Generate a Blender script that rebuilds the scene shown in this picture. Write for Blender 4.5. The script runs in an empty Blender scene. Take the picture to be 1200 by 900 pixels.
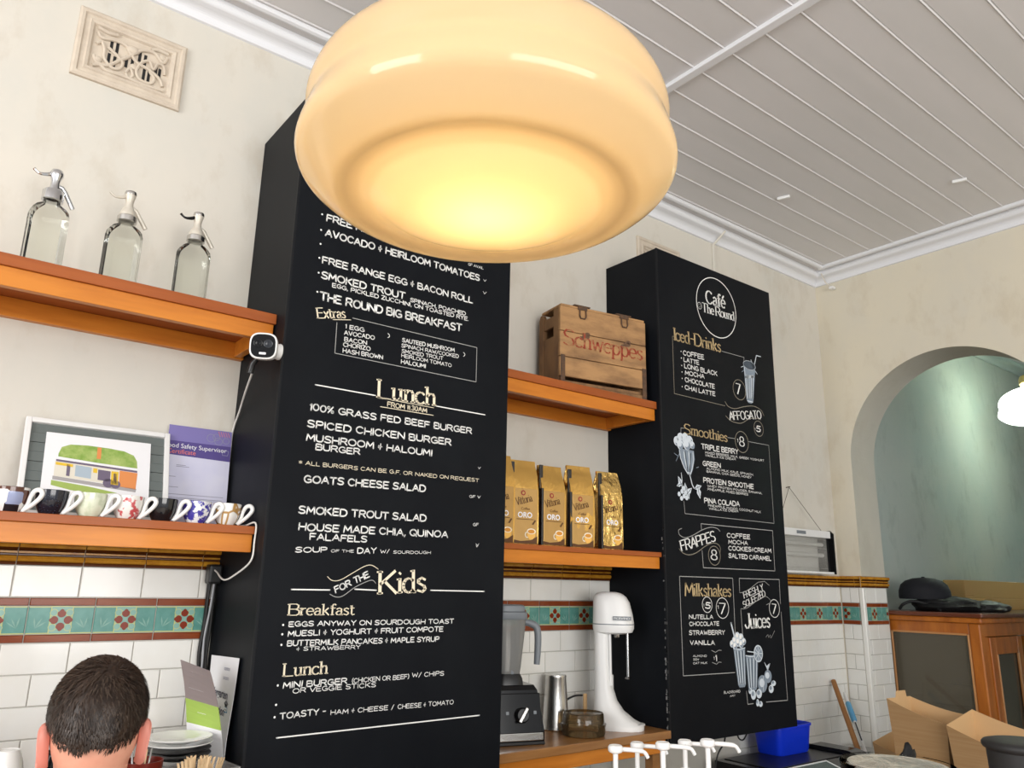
import bpy, bmesh, math, random
from mathutils import Matrix, Vector, noise
random.seed(7)
scene = bpy.context.scene
C = scene.collection

# ------------------------------------------------------------------ camera
cam_d = bpy.data.cameras.new('camera'); cam = bpy.data.objects.new('camera', cam_d); C.objects.link(cam)
cam_d.sensor_width = 36.0; cam_d.lens = 916.6/1200*36.0; cam_d.clip_start = 0.02
cam.matrix_world = Matrix(((0.78804, -0.16867, -0.59207, 0.0), (-0.61531, -0.18504, -0.76626, 0.0),
                           (0.01969, 0.96815, -0.2496, 1.5), (0, 0, 0, 1)))
scene.camera = cam
# ------------------------------------------------------------------ exposure
vs = scene.view_settings
vs.view_transform = 'Standard'; vs.look = 'None'; vs.gamma = 1.0; vs.use_curve_mapping = False
vs.exposure = 0.17
# ------------------------------------------------------------------ daylight
world = bpy.data.worlds.new('daylight'); scene.world = world; world.use_nodes = True
wn = world.node_tree.nodes; wn['Background'].inputs[0].default_value = (0.93, 0.97, 1.0, 1); wn['Background'].inputs[1].default_value = 0.80

def area(name, loc, target, sx, sy, power, col):
    d = bpy.data.lights.new(name, 'AREA'); d.shape = 'RECTANGLE'; d.size = sx; d.size_y = sy; d.energy = power; d.color = col
    o = bpy.data.objects.new(name, d); C.objects.link(o); o.location = loc
    o.rotation_euler = (Vector(target)-Vector(loc)).to_track_quat('-Z', 'Y').to_euler(); return o
# the shopfront windows behind and to the left of the viewer
area('shopfront_daylight', (0.2, -3.6, 1.9), (0.9, 2.4, 1.7), 3.4, 2.0, 150, (1.0, 0.98, 0.95))
area('side_window_daylight', (-3.2, 0.2, 2.1), (2.2, 2.0, 1.7), 1.8, 2.0, 95, (1.0, 0.98, 0.96))

# ------------------------------------------------------------------ mesh helpers
class MB:
    def __init__(s): s.V = []; s.F = []; s.S = []; s.M = []; s.X = Matrix.Identity(4)
    def add(s, vs_, fs, smooth=False, m=0):
        n = len(s.V); s.V += [tuple(s.X @ Vector(v)) for v in vs_]
        for f in fs: s.F.append(tuple(i+n for i in f)); s.S.append(smooth); s.M.append(m)
        return s
    def at(s, x=0, y=0, z=0, rz=0, rx=0, ry=0):
        s.X = Matrix.Translation((x, y, z)) @ Matrix.Rotation(rz, 4, 'Z') @ Matrix.Rotation(ry, 4, 'Y') @ Matrix.Rotation(rx, 4, 'X'); return s
    def box(s, x0, y0, z0, x1, y1, z1, b=0.0, m=0, seg=2):
        bm = bmesh.new(); bmesh.ops.create_cube(bm, size=1)
        for v in bm.verts:
            v.co = Vector(((x0+x1)/2+v.co.x*(x1-x0), (y0+y1)/2+v.co.y*(y1-y0), (z0+z1)/2+v.co.z*(z1-z0)))
        if b > 0: bmesh.ops.bevel(bm, geom=list(bm.edges), offset=b, segments=seg, profile=0.5, affect='EDGES')
        bm.verts.index_update()
        s.add([v.co[:] for v in bm.verts], [[v.index for v in f.verts] for f in bm.faces], False, m); bm.free(); return s
    def lathe(s, prof, seg=32, m=0, smooth=True, cap=True):
        vs_ = []; fs = []; n = len(prof)
        for r, z in prof:
            for k in range(seg):
                a = 2*math.pi*k/seg; vs_.append((r*math.cos(a), r*math.sin(a), z))
        for i in range(n-1):
            for k in range(seg):
                k2 = (k+1) % seg; fs.append((i*seg+k, i*seg+k2, (i+1)*seg+k2, (i+1)*seg+k))
        s.add(vs_, fs, smooth, m)
        if cap:
            if prof[0][0] > 1e-5: s.add(vs_[:seg], [tuple(range(seg))[::-1]], False, m)
            if prof[-1][0] > 1e-5: s.add(vs_[-seg:], [tuple(range(seg))], False, m)
        return s
    def loft(s, rings, m=0, smooth=True, cap=True):
        n = len(rings[0]); vs_ = [p for r in rings for p in r]; fs = []
        for i in range(len(rings)-1):
            for k in range(n):
                k2 = (k+1) % n; fs.append((i*n+k, i*n+k2, (i+1)*n+k2, (i+1)*n+k))
        s.add(vs_, fs, smooth, m)
        if cap: s.add(rings[0], [tuple(range(n))[::-1]], False, m); s.add(rings[-1], [tuple(range(n))], False, m)
        return s
    def tube(s, path, r, seg=10, m=0, closed=False):
        P = [Vector(p) for p in path]; n = len(P); R = r if isinstance(r, (list, tuple)) else [r]*n
        rings = []; up = None
        for i in range(n):
            if closed: t = P[(i+1) % n]-P[i-1]
            else: t = P[min(i+1, n-1)]-P[max(i-1, 0)]
            t.normalize()
            if up is None:
                up = Vector((0, 0, 1)) if abs(t.z) < .9 else Vector((1, 0, 0))
            u = (up-t*up.dot(t)).normalized(); w = t.cross(u); up = u
            rings.append([tuple(P[i]+(u*math.cos(2*math.pi*k/seg)+w*math.sin(2*math.pi*k/seg))*R[i]) for k in range(seg)])
        if closed: rings.append(rings[0])
        return s.loft(rings, m, True, not closed)
    def ball(s, c, r, m=0, seg=16, rings=10):
        r = r if isinstance(r, (list, tuple)) else (r, r, r); rr = []
        for i in range(rings+1):
            a = -math.pi/2+math.pi*i/rings; q = max(math.cos(a), 1e-3)
            rr.append([(c[0]+r[0]*q*math.cos(2*math.pi*k/seg), c[1]+r[1]*q*math.sin(2*math.pi*k/seg), c[2]+r[2]*math.sin(a)) for k in range(seg)])
        return s.loft(rr, m, True, True)
    def prism(s, poly, a0, a1, axis='y', m=0, smooth=False):
        # poly in (u, w); extruded along axis; 'y': (u, a, w); 'x': (a, u, w); 'z': (u, w, a)
        f = {'y': lambda u, w, a: (u, a, w), 'x': lambda u, w, a: (a, u, w), 'z': lambda u, w, a: (u, w, a)}[axis]
        n = len(poly); vs_ = [f(u, w, a0) for u, w in poly]+[f(u, w, a1) for u, w in poly]
        s.add(vs_, [tuple(range(n))[::-1], tuple(range(n, 2*n))], False, m)
        s.add(vs_, [(k, (k+1) % n, n+(k+1) % n, n+k) for k in range(n)], smooth, m); return s
    def ribbon(s, pts, w, m=0, nib=False, round_=True):
        # flat painted stroke in the local x-z plane (y = 0)
        for i in range(len(pts)-1):
            a = Vector(pts[i]); b = Vector(pts[i+1]); d = b-a
            if d.length < 1e-6: continue
            d.normalize(); k = w*(0.42+0.58*abs(d.y)) if nib else w
            p = Vector((-d.y, d.x))*k/2; e = d*(w*0.14)
            q = [a+p-e, a-p-e, b-p+e, b+p+e]
            s.add([(v.x, 0, v.y) for v in q], [(0, 1, 2, 3)], False, m)
        if round_ and not nib:
            for p in (pts[0], pts[-1]): s.disc(p[0], p[1], w/2, m, 8)
        return s
    def disc(s, x, z, r, m=0, seg=20, rz=None):
        rz = r if rz is None else rz
        return s.add([(x+r*math.cos(2*math.pi*k/seg), 0, z+rz*math.sin(2*math.pi*k/seg)) for k in range(seg)], [tuple(range(seg))], False, m)
    def flat(s, pts, m=0):
        return s.add([(p[0], 0, p[1]) for p in pts], [tuple(range(len(pts)))], False, m)

def mesh(name, mb, mats, parent=None, fix=True):
    me = bpy.data.meshes.new(name); me.from_pydata(mb.V, [], mb.F)
    for m in (mats if isinstance(mats, (list, tuple)) else [mats]): me.materials.append(m)
    me.polygons.foreach_set('use_smooth', mb.S); me.polygons.foreach_set('material_index', mb.M)
    if fix:
        bm = bmesh.new(); bm.from_mesh(me); bmesh.ops.remove_doubles(bm, verts=bm.verts, dist=1e-6)
        bmesh.ops.recalc_face_normals(bm, faces=bm.faces)
        for e in bm.edges:
            if len(e.link_faces) == 2 and e.calc_face_angle(0) > .75: e.smooth = False
        bm.to_mesh(me); bm.free()
    me.update(); o = bpy.data.objects.new(name, me); C.objects.link(o)
    if parent is not None: o.parent = parent
    return o
def thing(name, label, cat, loc=(0, 0, 0), rz=0, group=None):
    o = bpy.data.objects.new(name, None); C.objects.link(o); o.empty_display_size = .05
    o.location = loc; o.rotation_euler = (0, 0, rz); o['label'] = label; o['category'] = cat
    if group: o['group'] = group
    return o
def tag(o, label, cat, group=None):
    o['label'] = label; o['category'] = cat
    if group: o['group'] = group
    return o
def wpart(name, mb, mats, root):
    """a part modelled in world coordinates under an unrotated root"""
    o = mesh(name, mb, mats, root); o.location = -Vector(root.location); return o
def struct(name, mb, mats, **k):
    o = mesh(name, mb, mats, **k); o['kind'] = 'structure'; return o
def nest(part, *kids):
    """make pieces of a part its sub-parts, staying where they are"""
    for c in kids:
        if abs(part.scale.x-1) > 1e-4: c.scale = (1, 1, 1); c.location = (0, 0, 0)
        else: c.location = c.location-part.location
        c.parent = part
def nest_named(kind, part, kids):
    for r_ in [o for o in C.objects if o.parent is None and o.name.split('.')[0] == kind]:
        ch = list(r_.children); p = [c for c in ch if c.name.split('.')[0] == part]
        if p: nest(p[0], *[c for c in ch if c.name.split('.')[0] in kids])
def dup(root, loc, rz, label, group=None):
    r = root.copy(); C.objects.link(r); r.location = loc; r.rotation_euler = (0, 0, rz); r['label'] = label
    if group: r['group'] = group
    for ch in list(root.children):
        c = ch.copy(); C.objects.link(c); c.parent = r
        for g in ch.children:
            d = g.copy(); C.objects.link(d); d.parent = c
    return r
def arc(cx, cy, rx, ry, a0, a1, n=10):
    return [(cx+rx*math.cos(math.radians(a0+(a1-a0)*i/n)), cy+ry*math.sin(math.radians(a0+(a1-a0)*i/n))) for i in range(n+1)]
def smooth_path(P, n=6):
    out = []
    for i in range(len(P)-1):
        p0 = P[max(i-1, 0)]; p1 = P[i]; p2 = P[i+1]; p3 = P[min(i+2, len(P)-1)]
        for k in range(n):
            t = k/n
            out.append(tuple(.5*((2*b)+(-a+c)*t+(2*a-5*b+4*c-d)*t*t+(-a+3*b-3*c+d)*t**3) for a, b, c, d in zip(p0, p1, p2, p3)))
    out.append(tuple(P[-1])); return out
def text_mesh(name, body, size, mat, parent, M, bold=0.0, extrude=0.0):
    cu = bpy.data.curves.new(name, 'FONT'); cu.body = body; cu.size = size; cu.align_x = 'CENTER'; cu.offset = bold; cu.extrude = extrude; cu.resolution_u = 3
    o = bpy.data.objects.new(name, cu); C.objects.link(o)
    dg = bpy.context.evaluated_depsgraph_get(); me = bpy.data.meshes.new_from_object(o.evaluated_get(dg))
    bpy.data.objects.remove(o); bpy.data.curves.remove(cu)
    me.transform(M); me.materials.clear(); me.materials.append(mat)
    r = bpy.data.objects.new(name, me); C.objects.link(r)
    if parent is not None: r.parent = parent
    return r
FRONT = Matrix.Rotation(math.pi/2, 4, 'X')      # text laid on a plane that looks towards -y

# ------------------------------------------------------------------ materials
def mat(name, col, rough=.5, metal=0, spec=.5, coat=0, noise_=None, bump=None, trans=0, ior=1.45, emit=None, alpha=None):
    m = bpy.data.materials.new(name); m.use_nodes = True; nt = m.node_tree; b = nt.nodes['Principled BSDF']; L = nt.links
    b.inputs['Base Color'].default_value = (*col, 1); b.inputs['Roughness'].default_value = rough; b.inputs['Metallic'].default_value = metal
    b.inputs['Specular IOR Level'].default_value = spec; b.inputs['Coat Weight'].default_value = coat; b.inputs['Coat Roughness'].default_value = .08
    b.inputs['Transmission Weight'].default_value = trans; b.inputs['IOR'].default_value = ior
    if alpha is not None: b.inputs['Alpha'].default_value = alpha
    if emit: b.inputs['Emission Color'].default_value = (*emit[0], 1); b.inputs['Emission Strength'].default_value = emit[1]
    tc = nt.nodes.new('ShaderNodeTexCoord')
    if noise_:
        # (scale vector, detail, colour b, low, high)
        mp = nt.nodes.new('ShaderNodeMapping'); mp.inputs['Scale'].default_value = noise_[0]; L.new(tc.outputs['Object'], mp.inputs[0])
        nz = nt.nodes.new('ShaderNodeTexNoise'); nz.inputs['Scale'].default_value = 1; nz.inputs['Detail'].default_value = noise_[1]; nz.inputs['Roughness'].default_value = .6
        L.new(mp.outputs[0], nz.inputs[0])
        cr = nt.nodes.new('ShaderNodeValToRGB'); cr.color_ramp.elements[0].position = noise_[3]; cr.color_ramp.elements[1].position = noise_[4]
        cr.color_ramp.elements[0].color = (*col, 1); cr.color_ramp.elements[1].color = (*noise_[2], 1)
        L.new(nz.outputs[0], cr.inputs[0]); L.new(cr.outputs[0], b.inputs['Base Color'])
    if bump:
        mp = nt.nodes.new('ShaderNodeMapping'); mp.inputs['Scale'].default_value = bump[0]; L.new(tc.outputs['Object'], mp.inputs[0])
        nz = nt.nodes.new('ShaderNodeTexNoise'); nz.inputs['Scale'].default_value = 1; nz.inputs['Detail'].default_value = 5; L.new(mp.outputs[0], nz.inputs[0])
        bp = nt.nodes.new('ShaderNodeBump'); bp.inputs['Strength'].default_value = bump[1]; bp.inputs['Distance'].default_value = bump[2]
        L.new(nz.outputs[0], bp.inputs['Height']); L.new(bp.outputs[0], b.inputs['Normal'])
    return m
def glass(name, tint, clear=.9, rough=.02, body=None, ior=1.45):
    """clear sheet glass: see-through tint with Fresnel reflections"""
    m = bpy.data.materials.new(name); m.use_nodes = True; nt = m.node_tree; N = nt.nodes; L = nt.links; N.remove(N['Principled BSDF'])
    tr = N.new('ShaderNodeBsdfTransparent'); tr.inputs[0].default_value = (*tint, 1)
    gl = N.new('ShaderNodeBsdfGlossy'); gl.inputs['Roughness'].default_value = rough
    fr = N.new('ShaderNodeFresnel'); fr.inputs[0].default_value = ior; mx = N.new('ShaderNodeMixShader')
    L.new(fr.outputs[0], mx.inputs[0]); L.new(gl.outputs[0], mx.inputs[2])
    if body:
        df = N.new('ShaderNodeBsdfDiffuse'); df.inputs[0].default_value = (*body, 1); m2 = N.new('ShaderNodeMixShader'); m2.inputs[0].default_value = clear
        L.new(df.outputs[0], m2.inputs[1]); L.new(tr.outputs[0], m2.inputs[2]); L.new(m2.outputs[0], mx.inputs[1])
    else: L.new(tr.outputs[0], mx.inputs[1])
    L.new(mx.outputs[0], N['Material Output'].inputs[0]); return m
def plaster(name, c1, c2, c3, s=1.0):
    m = mat(name, c1, .85, spec=.2, bump=((9, 9, 9), .25, .006)); nt = m.node_tree; N = nt.nodes; L = nt.links; b = N['Principled BSDF']
    tc = N.new('ShaderNodeTexCoord')
    def nz(sc, det, lo, hi):
        mp = N.new('ShaderNodeMapping'); mp.inputs['Scale'].default_value = sc; L.new(tc.outputs['Object'], mp.inputs[0])
        n = N.new('ShaderNodeTexNoise'); n.inputs['Scale'].default_value = 1; n.inputs['Detail'].default_value = det; n.inputs['Roughness'].default_value = .65; L.new(mp.outputs[0], n.inputs[0])
        r = N.new('ShaderNodeMapRange'); r.inputs[1].default_value = lo; r.inputs[2].default_value = hi; L.new(n.outputs[0], r.inputs[0]); return r.outputs[0]
    def mix(a, bcol, f):
        x = N.new('ShaderNodeMix'); x.data_type = 'RGBA'; L.new(f, x.inputs[0])
        if isinstance(a, tuple): x.inputs[6].default_value = (*a, 1)
        else: L.new(a, x.inputs[6])
        x.inputs[7].default_value = (*bcol, 1); return x.outputs[2]
    a = mix(c1, c2, nz((2.2*s, 2.2*s, 1.6*s), 6, .42, .68)); a = mix(a, c3, nz((7*s, 7*s, 4*s), 8, .52, .86))
    L.new(a, b.inputs['Base Color']); return m

M_plaster = plaster('aged_plaster', (.66, .625, .555), (.61, .595, .54), (.53, .475, .39))
M_plaster_warm = plaster('aged_cream_plaster', (.70, .645, .52), (.66, .62, .525), (.58, .51, .39))
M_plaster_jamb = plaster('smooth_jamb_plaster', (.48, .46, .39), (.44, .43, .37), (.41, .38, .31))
M_plaster_green = plaster('green_grey_plaster', (.36, .40, .37), (.31, .37, .35), (.24, .27, .24), .8)
M_white = mat('white_gloss_paint', (.76, .77, .80), .45)
M_ceiling = mat('ceiling_paint', (.70, .69, .70), .55, noise_=((1.2, 5, 3), 3, (.66, .655, .66), .35, .7))
M_floor = mat('floor_boards', (.52, .46, .40), .5, noise_=((1, 14, 1), 5, (.44, .38, .32), .3, .7))
M_black = mat('black_board_paint', (.0045, .0055, .0078), .5, spec=.12, noise_=((5, 5, 3), 4, (.007, .0085, .011), .35, .75))
M_blackw = mat('worn_black_edge', (.010, .011, .013), .5, spec=.15)
M_wood = mat('orange_varnished_pine', (.62, .215, .025), .38, coat=.12, spec=.3, noise_=((2.2, 14, 22), 6, (.42, .115, .010), .40, .78), bump=((3, 40, 40), .08, .002))
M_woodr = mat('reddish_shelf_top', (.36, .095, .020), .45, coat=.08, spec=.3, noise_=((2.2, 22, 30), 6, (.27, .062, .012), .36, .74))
M_oak = mat('bench_timber', (.36, .17, .055), .35, coat=.3, noise_=((3, 26, 30), 6, (.22, .09, .025), .36, .72))
M_cab = mat('amber_shellac_timber', (.46, .145, .018), .3, coat=.3, noise_=((20, 20, 2.5), 6, (.26, .065, .008), .36, .74))
M_cabd = mat('dark_shellac_timber', (.12, .03, .012), .28, coat=.5)
M_crate = mat('weathered_crate_timber', (.42, .235, .10), .75, noise_=((5, 14, 14), 8, (.11, .055, .028), .44, .78), bump=((4, 60, 70), .35, .004))
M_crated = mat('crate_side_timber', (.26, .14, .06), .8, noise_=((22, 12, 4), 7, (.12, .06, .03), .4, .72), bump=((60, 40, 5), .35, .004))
M_iron = mat('rusted_iron', (.10, .065, .045), .7, metal=.5, noise_=((60, 60, 60), 3, (.17, .09, .05), .4, .7))
M_chrome = mat('chrome', (.62, .63, .65), .14, metal=1)
M_steel = mat('brushed_steel', (.55, .54, .52), .26, metal=1)
M_pewter = mat('aged_white_metal', (.66, .62, .54), .4, metal=.25, noise_=((50, 50, 40), 4, (.55, .50, .42), .4, .7))
M_clear = glass('clear_glass', (.982, .988, .975), ior=1.16)
M_ceramic = mat('white_ceramic', (.80, .80, .78), .12, coat=.4)
M_plastic = mat('white_plastic', (.78, .78, .77), .35)
M_blackp = mat('black_plastic', (.012, .012, .013), .35)
M_blackg = mat('gloss_black_plastic', (.006, .006, .007), .14, spec=.3)
M_greyp = mat('grey_plastic', (.19, .21, .23), .4)
M_rubber = mat('black_cable_rubber', (.012, .012, .012), .5)
M_cablew = mat('white_cable', (.74, .72, .68), .45)
M_chalk = mat('white_chalk_paint', (.86, .86, .84), .8)
M_cream = mat('cream_chalk_paint', (.84, .75, .57), .8)
M_tan = mat('tan_chalk_paint', (.50, .375, .20), .8)
M_g1 = mat('light_grey_chalk', (.62, .68, .74), .85)
M_g2 = mat('mid_blue_grey_chalk', (.22, .27, .33), .85)
M_g3 = mat('dark_blue_grey_chalk', (.065, .085, .11), .85)
M_rule = mat('thin_grey_chalk', (.40, .40, .39), .85)
M_tanr = mat('thin_tan_chalk', (.30, .27, .21), .85)
M_paper = mat('white_paper', (.82, .82, .84), .8)
M_card = mat('brown_cardboard', (.40, .245, .115), .8, noise_=((3, 3, 90), 3, (.35, .20, .085), .3, .7))
M_cardl = mat('pale_cardboard_lining', (.62, .40, .20), .75)
M_carddark = mat('dull_cardboard', (.42, .27, .10), .85)
M_skin = mat('skin', (.72, .36, .25), .5, noise_=((14, 14, 14), 4, (.66, .27, .18), .4, .75))
M_ear = mat('ear_skin', (.70, .27, .21), .5)
M_hair = mat('dark_brown_hair', (.016, .009, .006), .45, spec=.4, noise_=((60, 60, 30), 4, (.040, .024, .016), .4, .75))
M_shirt = mat('navy_cotton', (.03, .035, .05), .9)
M_trouser = mat('black_cotton', (.02, .02, .022), .9)
M_grout = mat('grout', (.40, .385, .35), .9)
M_tile = mat('white_glazed_tile', (.79, .785, .75), .13, coat=.2, noise_=((7, 7, 7), 3, (.76, .745, .69), .4, .7))
M_tiler = mat('red_brown_glaze', (.19, .034, .009), .2, spec=.3, noise_=((9, 9, 30), 4, (.25, .060, .016), .35, .7))
M_tilet = mat('teal_glaze', (.085, .25, .215), .2, spec=.3, noise_=((30, 30, 30), 3, (.13, .32, .28), .35, .7))
M_tiley = mat('pale_yellow_glaze', (.50, .52, .20), .2, spec=.3)
M_tilep = mat('dark_red_petal_glaze', (.20, .022, .005), .2, spec=.3)
M_leaf = mat('raised_leaf_glaze', (.22, .40, .34), .2, spec=.3)
M_amber = mat('amber_majolica', (.52, .25, .025), .2, spec=.35, noise_=((30, 30, 30), 3, (.34, .125, .012), .40, .75))
M_treacle = mat('treacle_majolica', (.09, .025, .006), .2, spec=.35)

# ================================================================== the setting
W = 2.374; XR = 4.122; ZC = 3.335; ZB = 3.268
struct('floor', MB().box(-4, -4, -.06, 8, 2.5, 0), M_floor)
# back wall of the cafe, then the alcove beyond the arch
struct('wall_back', MB().box(-4, W, 0, XR+.25, W+.15, ZC+.06), M_plaster)
struct('wall_alcove', MB().box(XR+.25, W+.001, 0, 8, W+.15, ZC+.06), M_plaster_green)
struct('wall_alcove_end', MB().box(7.9, -1.0, 0, 8.0, W, ZC+.06), M_plaster_green)
# right wall with its round-headed arch
ay, ar, az = 1.715, .53, 2.205
out = [(-4, 0), (ay-ar, 0), (ay-ar, az)]+[(ay-ar*math.cos(math.pi*i/90), az+ar*math.sin(math.pi*i/90)) for i in range(1, 90)]+[(ay+ar, az), (ay+ar, 0), (W, 0), (W, ZC+.06), (-4, ZC+.06)]
def wall_with_arch():
    mb = MB(); n = len(out)
    mb.prism(out, XR, XR+.25, 'x', 0)
    return mb
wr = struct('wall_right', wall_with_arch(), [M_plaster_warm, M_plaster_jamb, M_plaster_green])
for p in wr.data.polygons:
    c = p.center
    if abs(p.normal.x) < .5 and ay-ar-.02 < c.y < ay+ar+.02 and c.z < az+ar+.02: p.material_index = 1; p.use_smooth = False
    elif c.x > XR+.2: p.material_index = 2

# ceiling of V-jointed boards running along the back wall
cb = MB()
x0, x1 = -4, 8
y = W-.02-.135*60; pitch = .1345; k = 0
prof = []
ylist = [2.2245-.1345*i for i in range(-1, 46)][::-1]
for yy in ylist:
    # board from yy to yy+pitch with a bead and a groove at its edge
    prof += [(yy, ZC+.004), (yy+.0015, ZC), (yy+.005, ZC-.0035), (yy+.009, ZC-.0005), (yy+.010, ZC), (yy+pitch-.0015, ZC), (yy+pitch-.0005, ZC+.004)]
prof = [p for p in prof if p[0] < W+.15]
poly = prof+[(prof[-1][0], ZC+.06), (prof[0][0], ZC+.06)]
cb.prism(poly, x0, x1, 'x', 0)
struct('ceiling', cb, M_ceiling)
# cover strip across the boards
struct('trim_1', MB().box(2.005, -4, ZC-.016, 2.040, W-.12, ZC+.002, .003), M_white)
# cornices
def cornice_profile():
    p = [(0, ZB-.002), (.010, ZB), (.012, ZB+.012)]
    p += [(.012+.030*(1-math.cos(math.radians(a))), ZB+.012+.022*math.sin(math.radians(a))) for a in range(15, 91, 15)]
    p += [(.050, ZB+.036)]+[(.050+.014*math.sin(math.radians(a)), ZB+.036+.018*(1-math.cos(math.radians(a)))) for a in range(15, 91, 15)]
    p += [(.066, ZB+.056), (.066, ZC+.001), (0, ZC+.001)]
    return p
cp = cornice_profile()
bead = [(.104, ZC+.001), (.104, ZC-.008), (.108, ZC-.014), (.118, ZC-.017), (.128, ZC-.014), (.132, ZC-.008), (.132, ZC+.001)]
struct('trim_2', MB().prism([(W-u, w) for u, w in cp], -4, XR, 'x', smooth=False), M_white)
struct('trim_3', MB().prism([(W-u, w) for u, w in bead], -4, XR-.1, 'x'), M_white)
struct('trim_4', MB().prism([(XR-u, w) for u, w in cp], -4, W-.001, 'y'), M_white)
struct('trim_5', MB().prism([(XR-u, w) for u, w in bead], -4, W-.1, 'y'), M_white)
struct('trim_6', MB().prism([(W-u, w) for u, w in cp], XR+.25, 7.9, 'x'), mat('pale_green_paint', (.42, .50, .47), .6))  # alcove cornice: the lamp's cyan cast is put into its colour

# ------------------------------------------------------------------ tiled dado
TP = .1530; TX0 = .303; HR = .0755; Z_CAP = 1.527; ZT = 1.447; ZBD = 1.336
def clip_rect(mb, a, b, z0, z1, lo, hi, m, d):
    a = max(a, lo); b = min(b, hi)
    if b-a < .004: return
    g = .0008
    # a slightly pillowed tile: face at depth d with a sloping rim
    x0, x1, w0, w1 = a+g, b-g, z0+g, z1-g; e = .002
    mb.add([(x0, 0, w0), (x1, 0, w0), (x1, 0, w1), (x0, 0, w1), (x0+e, -d, w0+e), (x1-e, -d, w0+e), (x1-e, -d, w1-e), (x0+e, -d, w1-e)],
           [(4, 5, 6, 7), (0, 1, 5, 4), (1, 2, 6, 5), (2, 3, 7, 6), (3, 0, 4, 7)], False, m)
def dado(mb, lo, hi, zbot, off=TX0):
    """tiles laid on a plane y=0 looking towards -y, from lo to hi"""
    mb.add([(lo, -.0006, zbot), (hi, -.0006, zbot), (hi, -.0006, Z_CAP), (lo, -.0006, Z_CAP)], [(0, 1, 2, 3)], False, 1)
    i0 = int((lo-off)/TP)-2; i1 = int((hi-off)/TP)+2
    for i in range(i0, i1):
        a = off+i*TP
        clip_rect(mb, a-.29*TP, a+.71*TP, ZT, Z_CAP, lo, hi, 0, .003)
        # frieze: red strip, flower tile, red strip
        clip_rect(mb, a, a+TP, ZT-.021, ZT, lo, hi, 2, .004); clip_rect(mb, a, a+TP, ZBD, ZBD+.021, lo, hi, 2, .004)
        clip_rect(mb, a, a+TP, ZBD+.021, ZT-.021, lo, hi, 3, .003)
        flower(mb, a, lo, hi)
        z = ZBD; r = 0
        while z > zbot+.005:
            s = (-.30 if r % 2 == 0 else -.80)*TP
            clip_rect(mb, a+s, a+s+TP, max(z-HR, zbot), z, lo, hi, 0, .003); z -= HR; r += 1
def flower(mb, a, lo, hi):
    c = a+TP/2; zc = (ZT+ZBD)/2; h = (ZT-ZBD)/2-.021
    def quad(pts, m, d):
        if min(p[0] for p in pts) < lo or max(p[0] for p in pts) > hi: return
        mb.add([(p[0], -d, p[1]) for p in pts], [tuple(range(len(pts)))], False, m)
    for s in (1, -1):
        quad([(a+.002, zc+s*(h-.001)), (a+TP-.002, zc+s*(h-.001)), (a+TP-.002, zc+s*(h-.0035)), (a+.002, zc+s*(h-.0035))][::s], 4, .0034)
    quad([(c-.026, zc-h), (c+.026, zc-h), (c+.026, zc+h), (c-.026, zc+h)], 4, .0036)
    quad([(c-.0235, zc-h+.002), (c+.0235, zc-h+.002), (c+.0235, zc+h-.002), (c-.0235, zc+h-.002)], 6, .0039)
    for k in range(4):
        an = k*math.pi/2+math.pi/4
        quad([(c+.025*math.cos(an)+.0098*math.cos(t), zc+.025*math.sin(an)+.0098*math.sin(t)) for t in [j*math.pi/5 for j in range(10)]], 4, .0041)
        quad([(c+.0255*math.cos(an)+.0080*math.cos(t), zc+.0255*math.sin(an)+.0080*math.sin(t)) for t in [j*math.pi/5 for j in range(10)]], 6, .0044)
    for k in range(4):
        an = k*math.pi/2; R = .0162
        pts = [(c+R*math.cos(an)+(.0099)*math.cos(t)*(1+.16*math.cos(4*(t-an))*(1 if math.cos(t-an) > .6 else 0)), zc+R*math.sin(an)+.0099*math.sin(t)*(1+.16*math.cos(4*(t-an))*(1 if math.cos(t-an) > .6 else 0))) for t in [j*math.pi/8 for j in range(16)]]
        quad(pts, 5, .0048)
    quad([(c-.0045, zc-.0045), (c+.0045, zc-.0045), (c+.0045, zc+.0045), (c-.0045, zc+.0045)], 6, .0050)
    for s in (-1, 1):
        x = c+s*.048
        for dx, an in ((0, 62), (s*-.004, 100), (.004*s, 35)):
            d = (math.cos(math.radians(an))*-s*.022, math.sin(math.radians(an))*.022); p = (x+s*.008, zc-.020)
            n = (-d[1]*.09, d[0]*.09); q = (p[0]+d[0]*1.3, p[1]+d[1]*1.3); mmid = (p[0]+d[0]*.7, p[1]+d[1]*.7)
            pts = [p, (mmid[0]-n[0], mmid[1]-n[1]), q, (mmid[0]+n[0], mmid[1]+n[1])]
            quad(pts, 6, .0040)
TM = [M_tile, M_grout, M_tiler, M_tilet, M_tiley, M_tilep, M_leaf]
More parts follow.
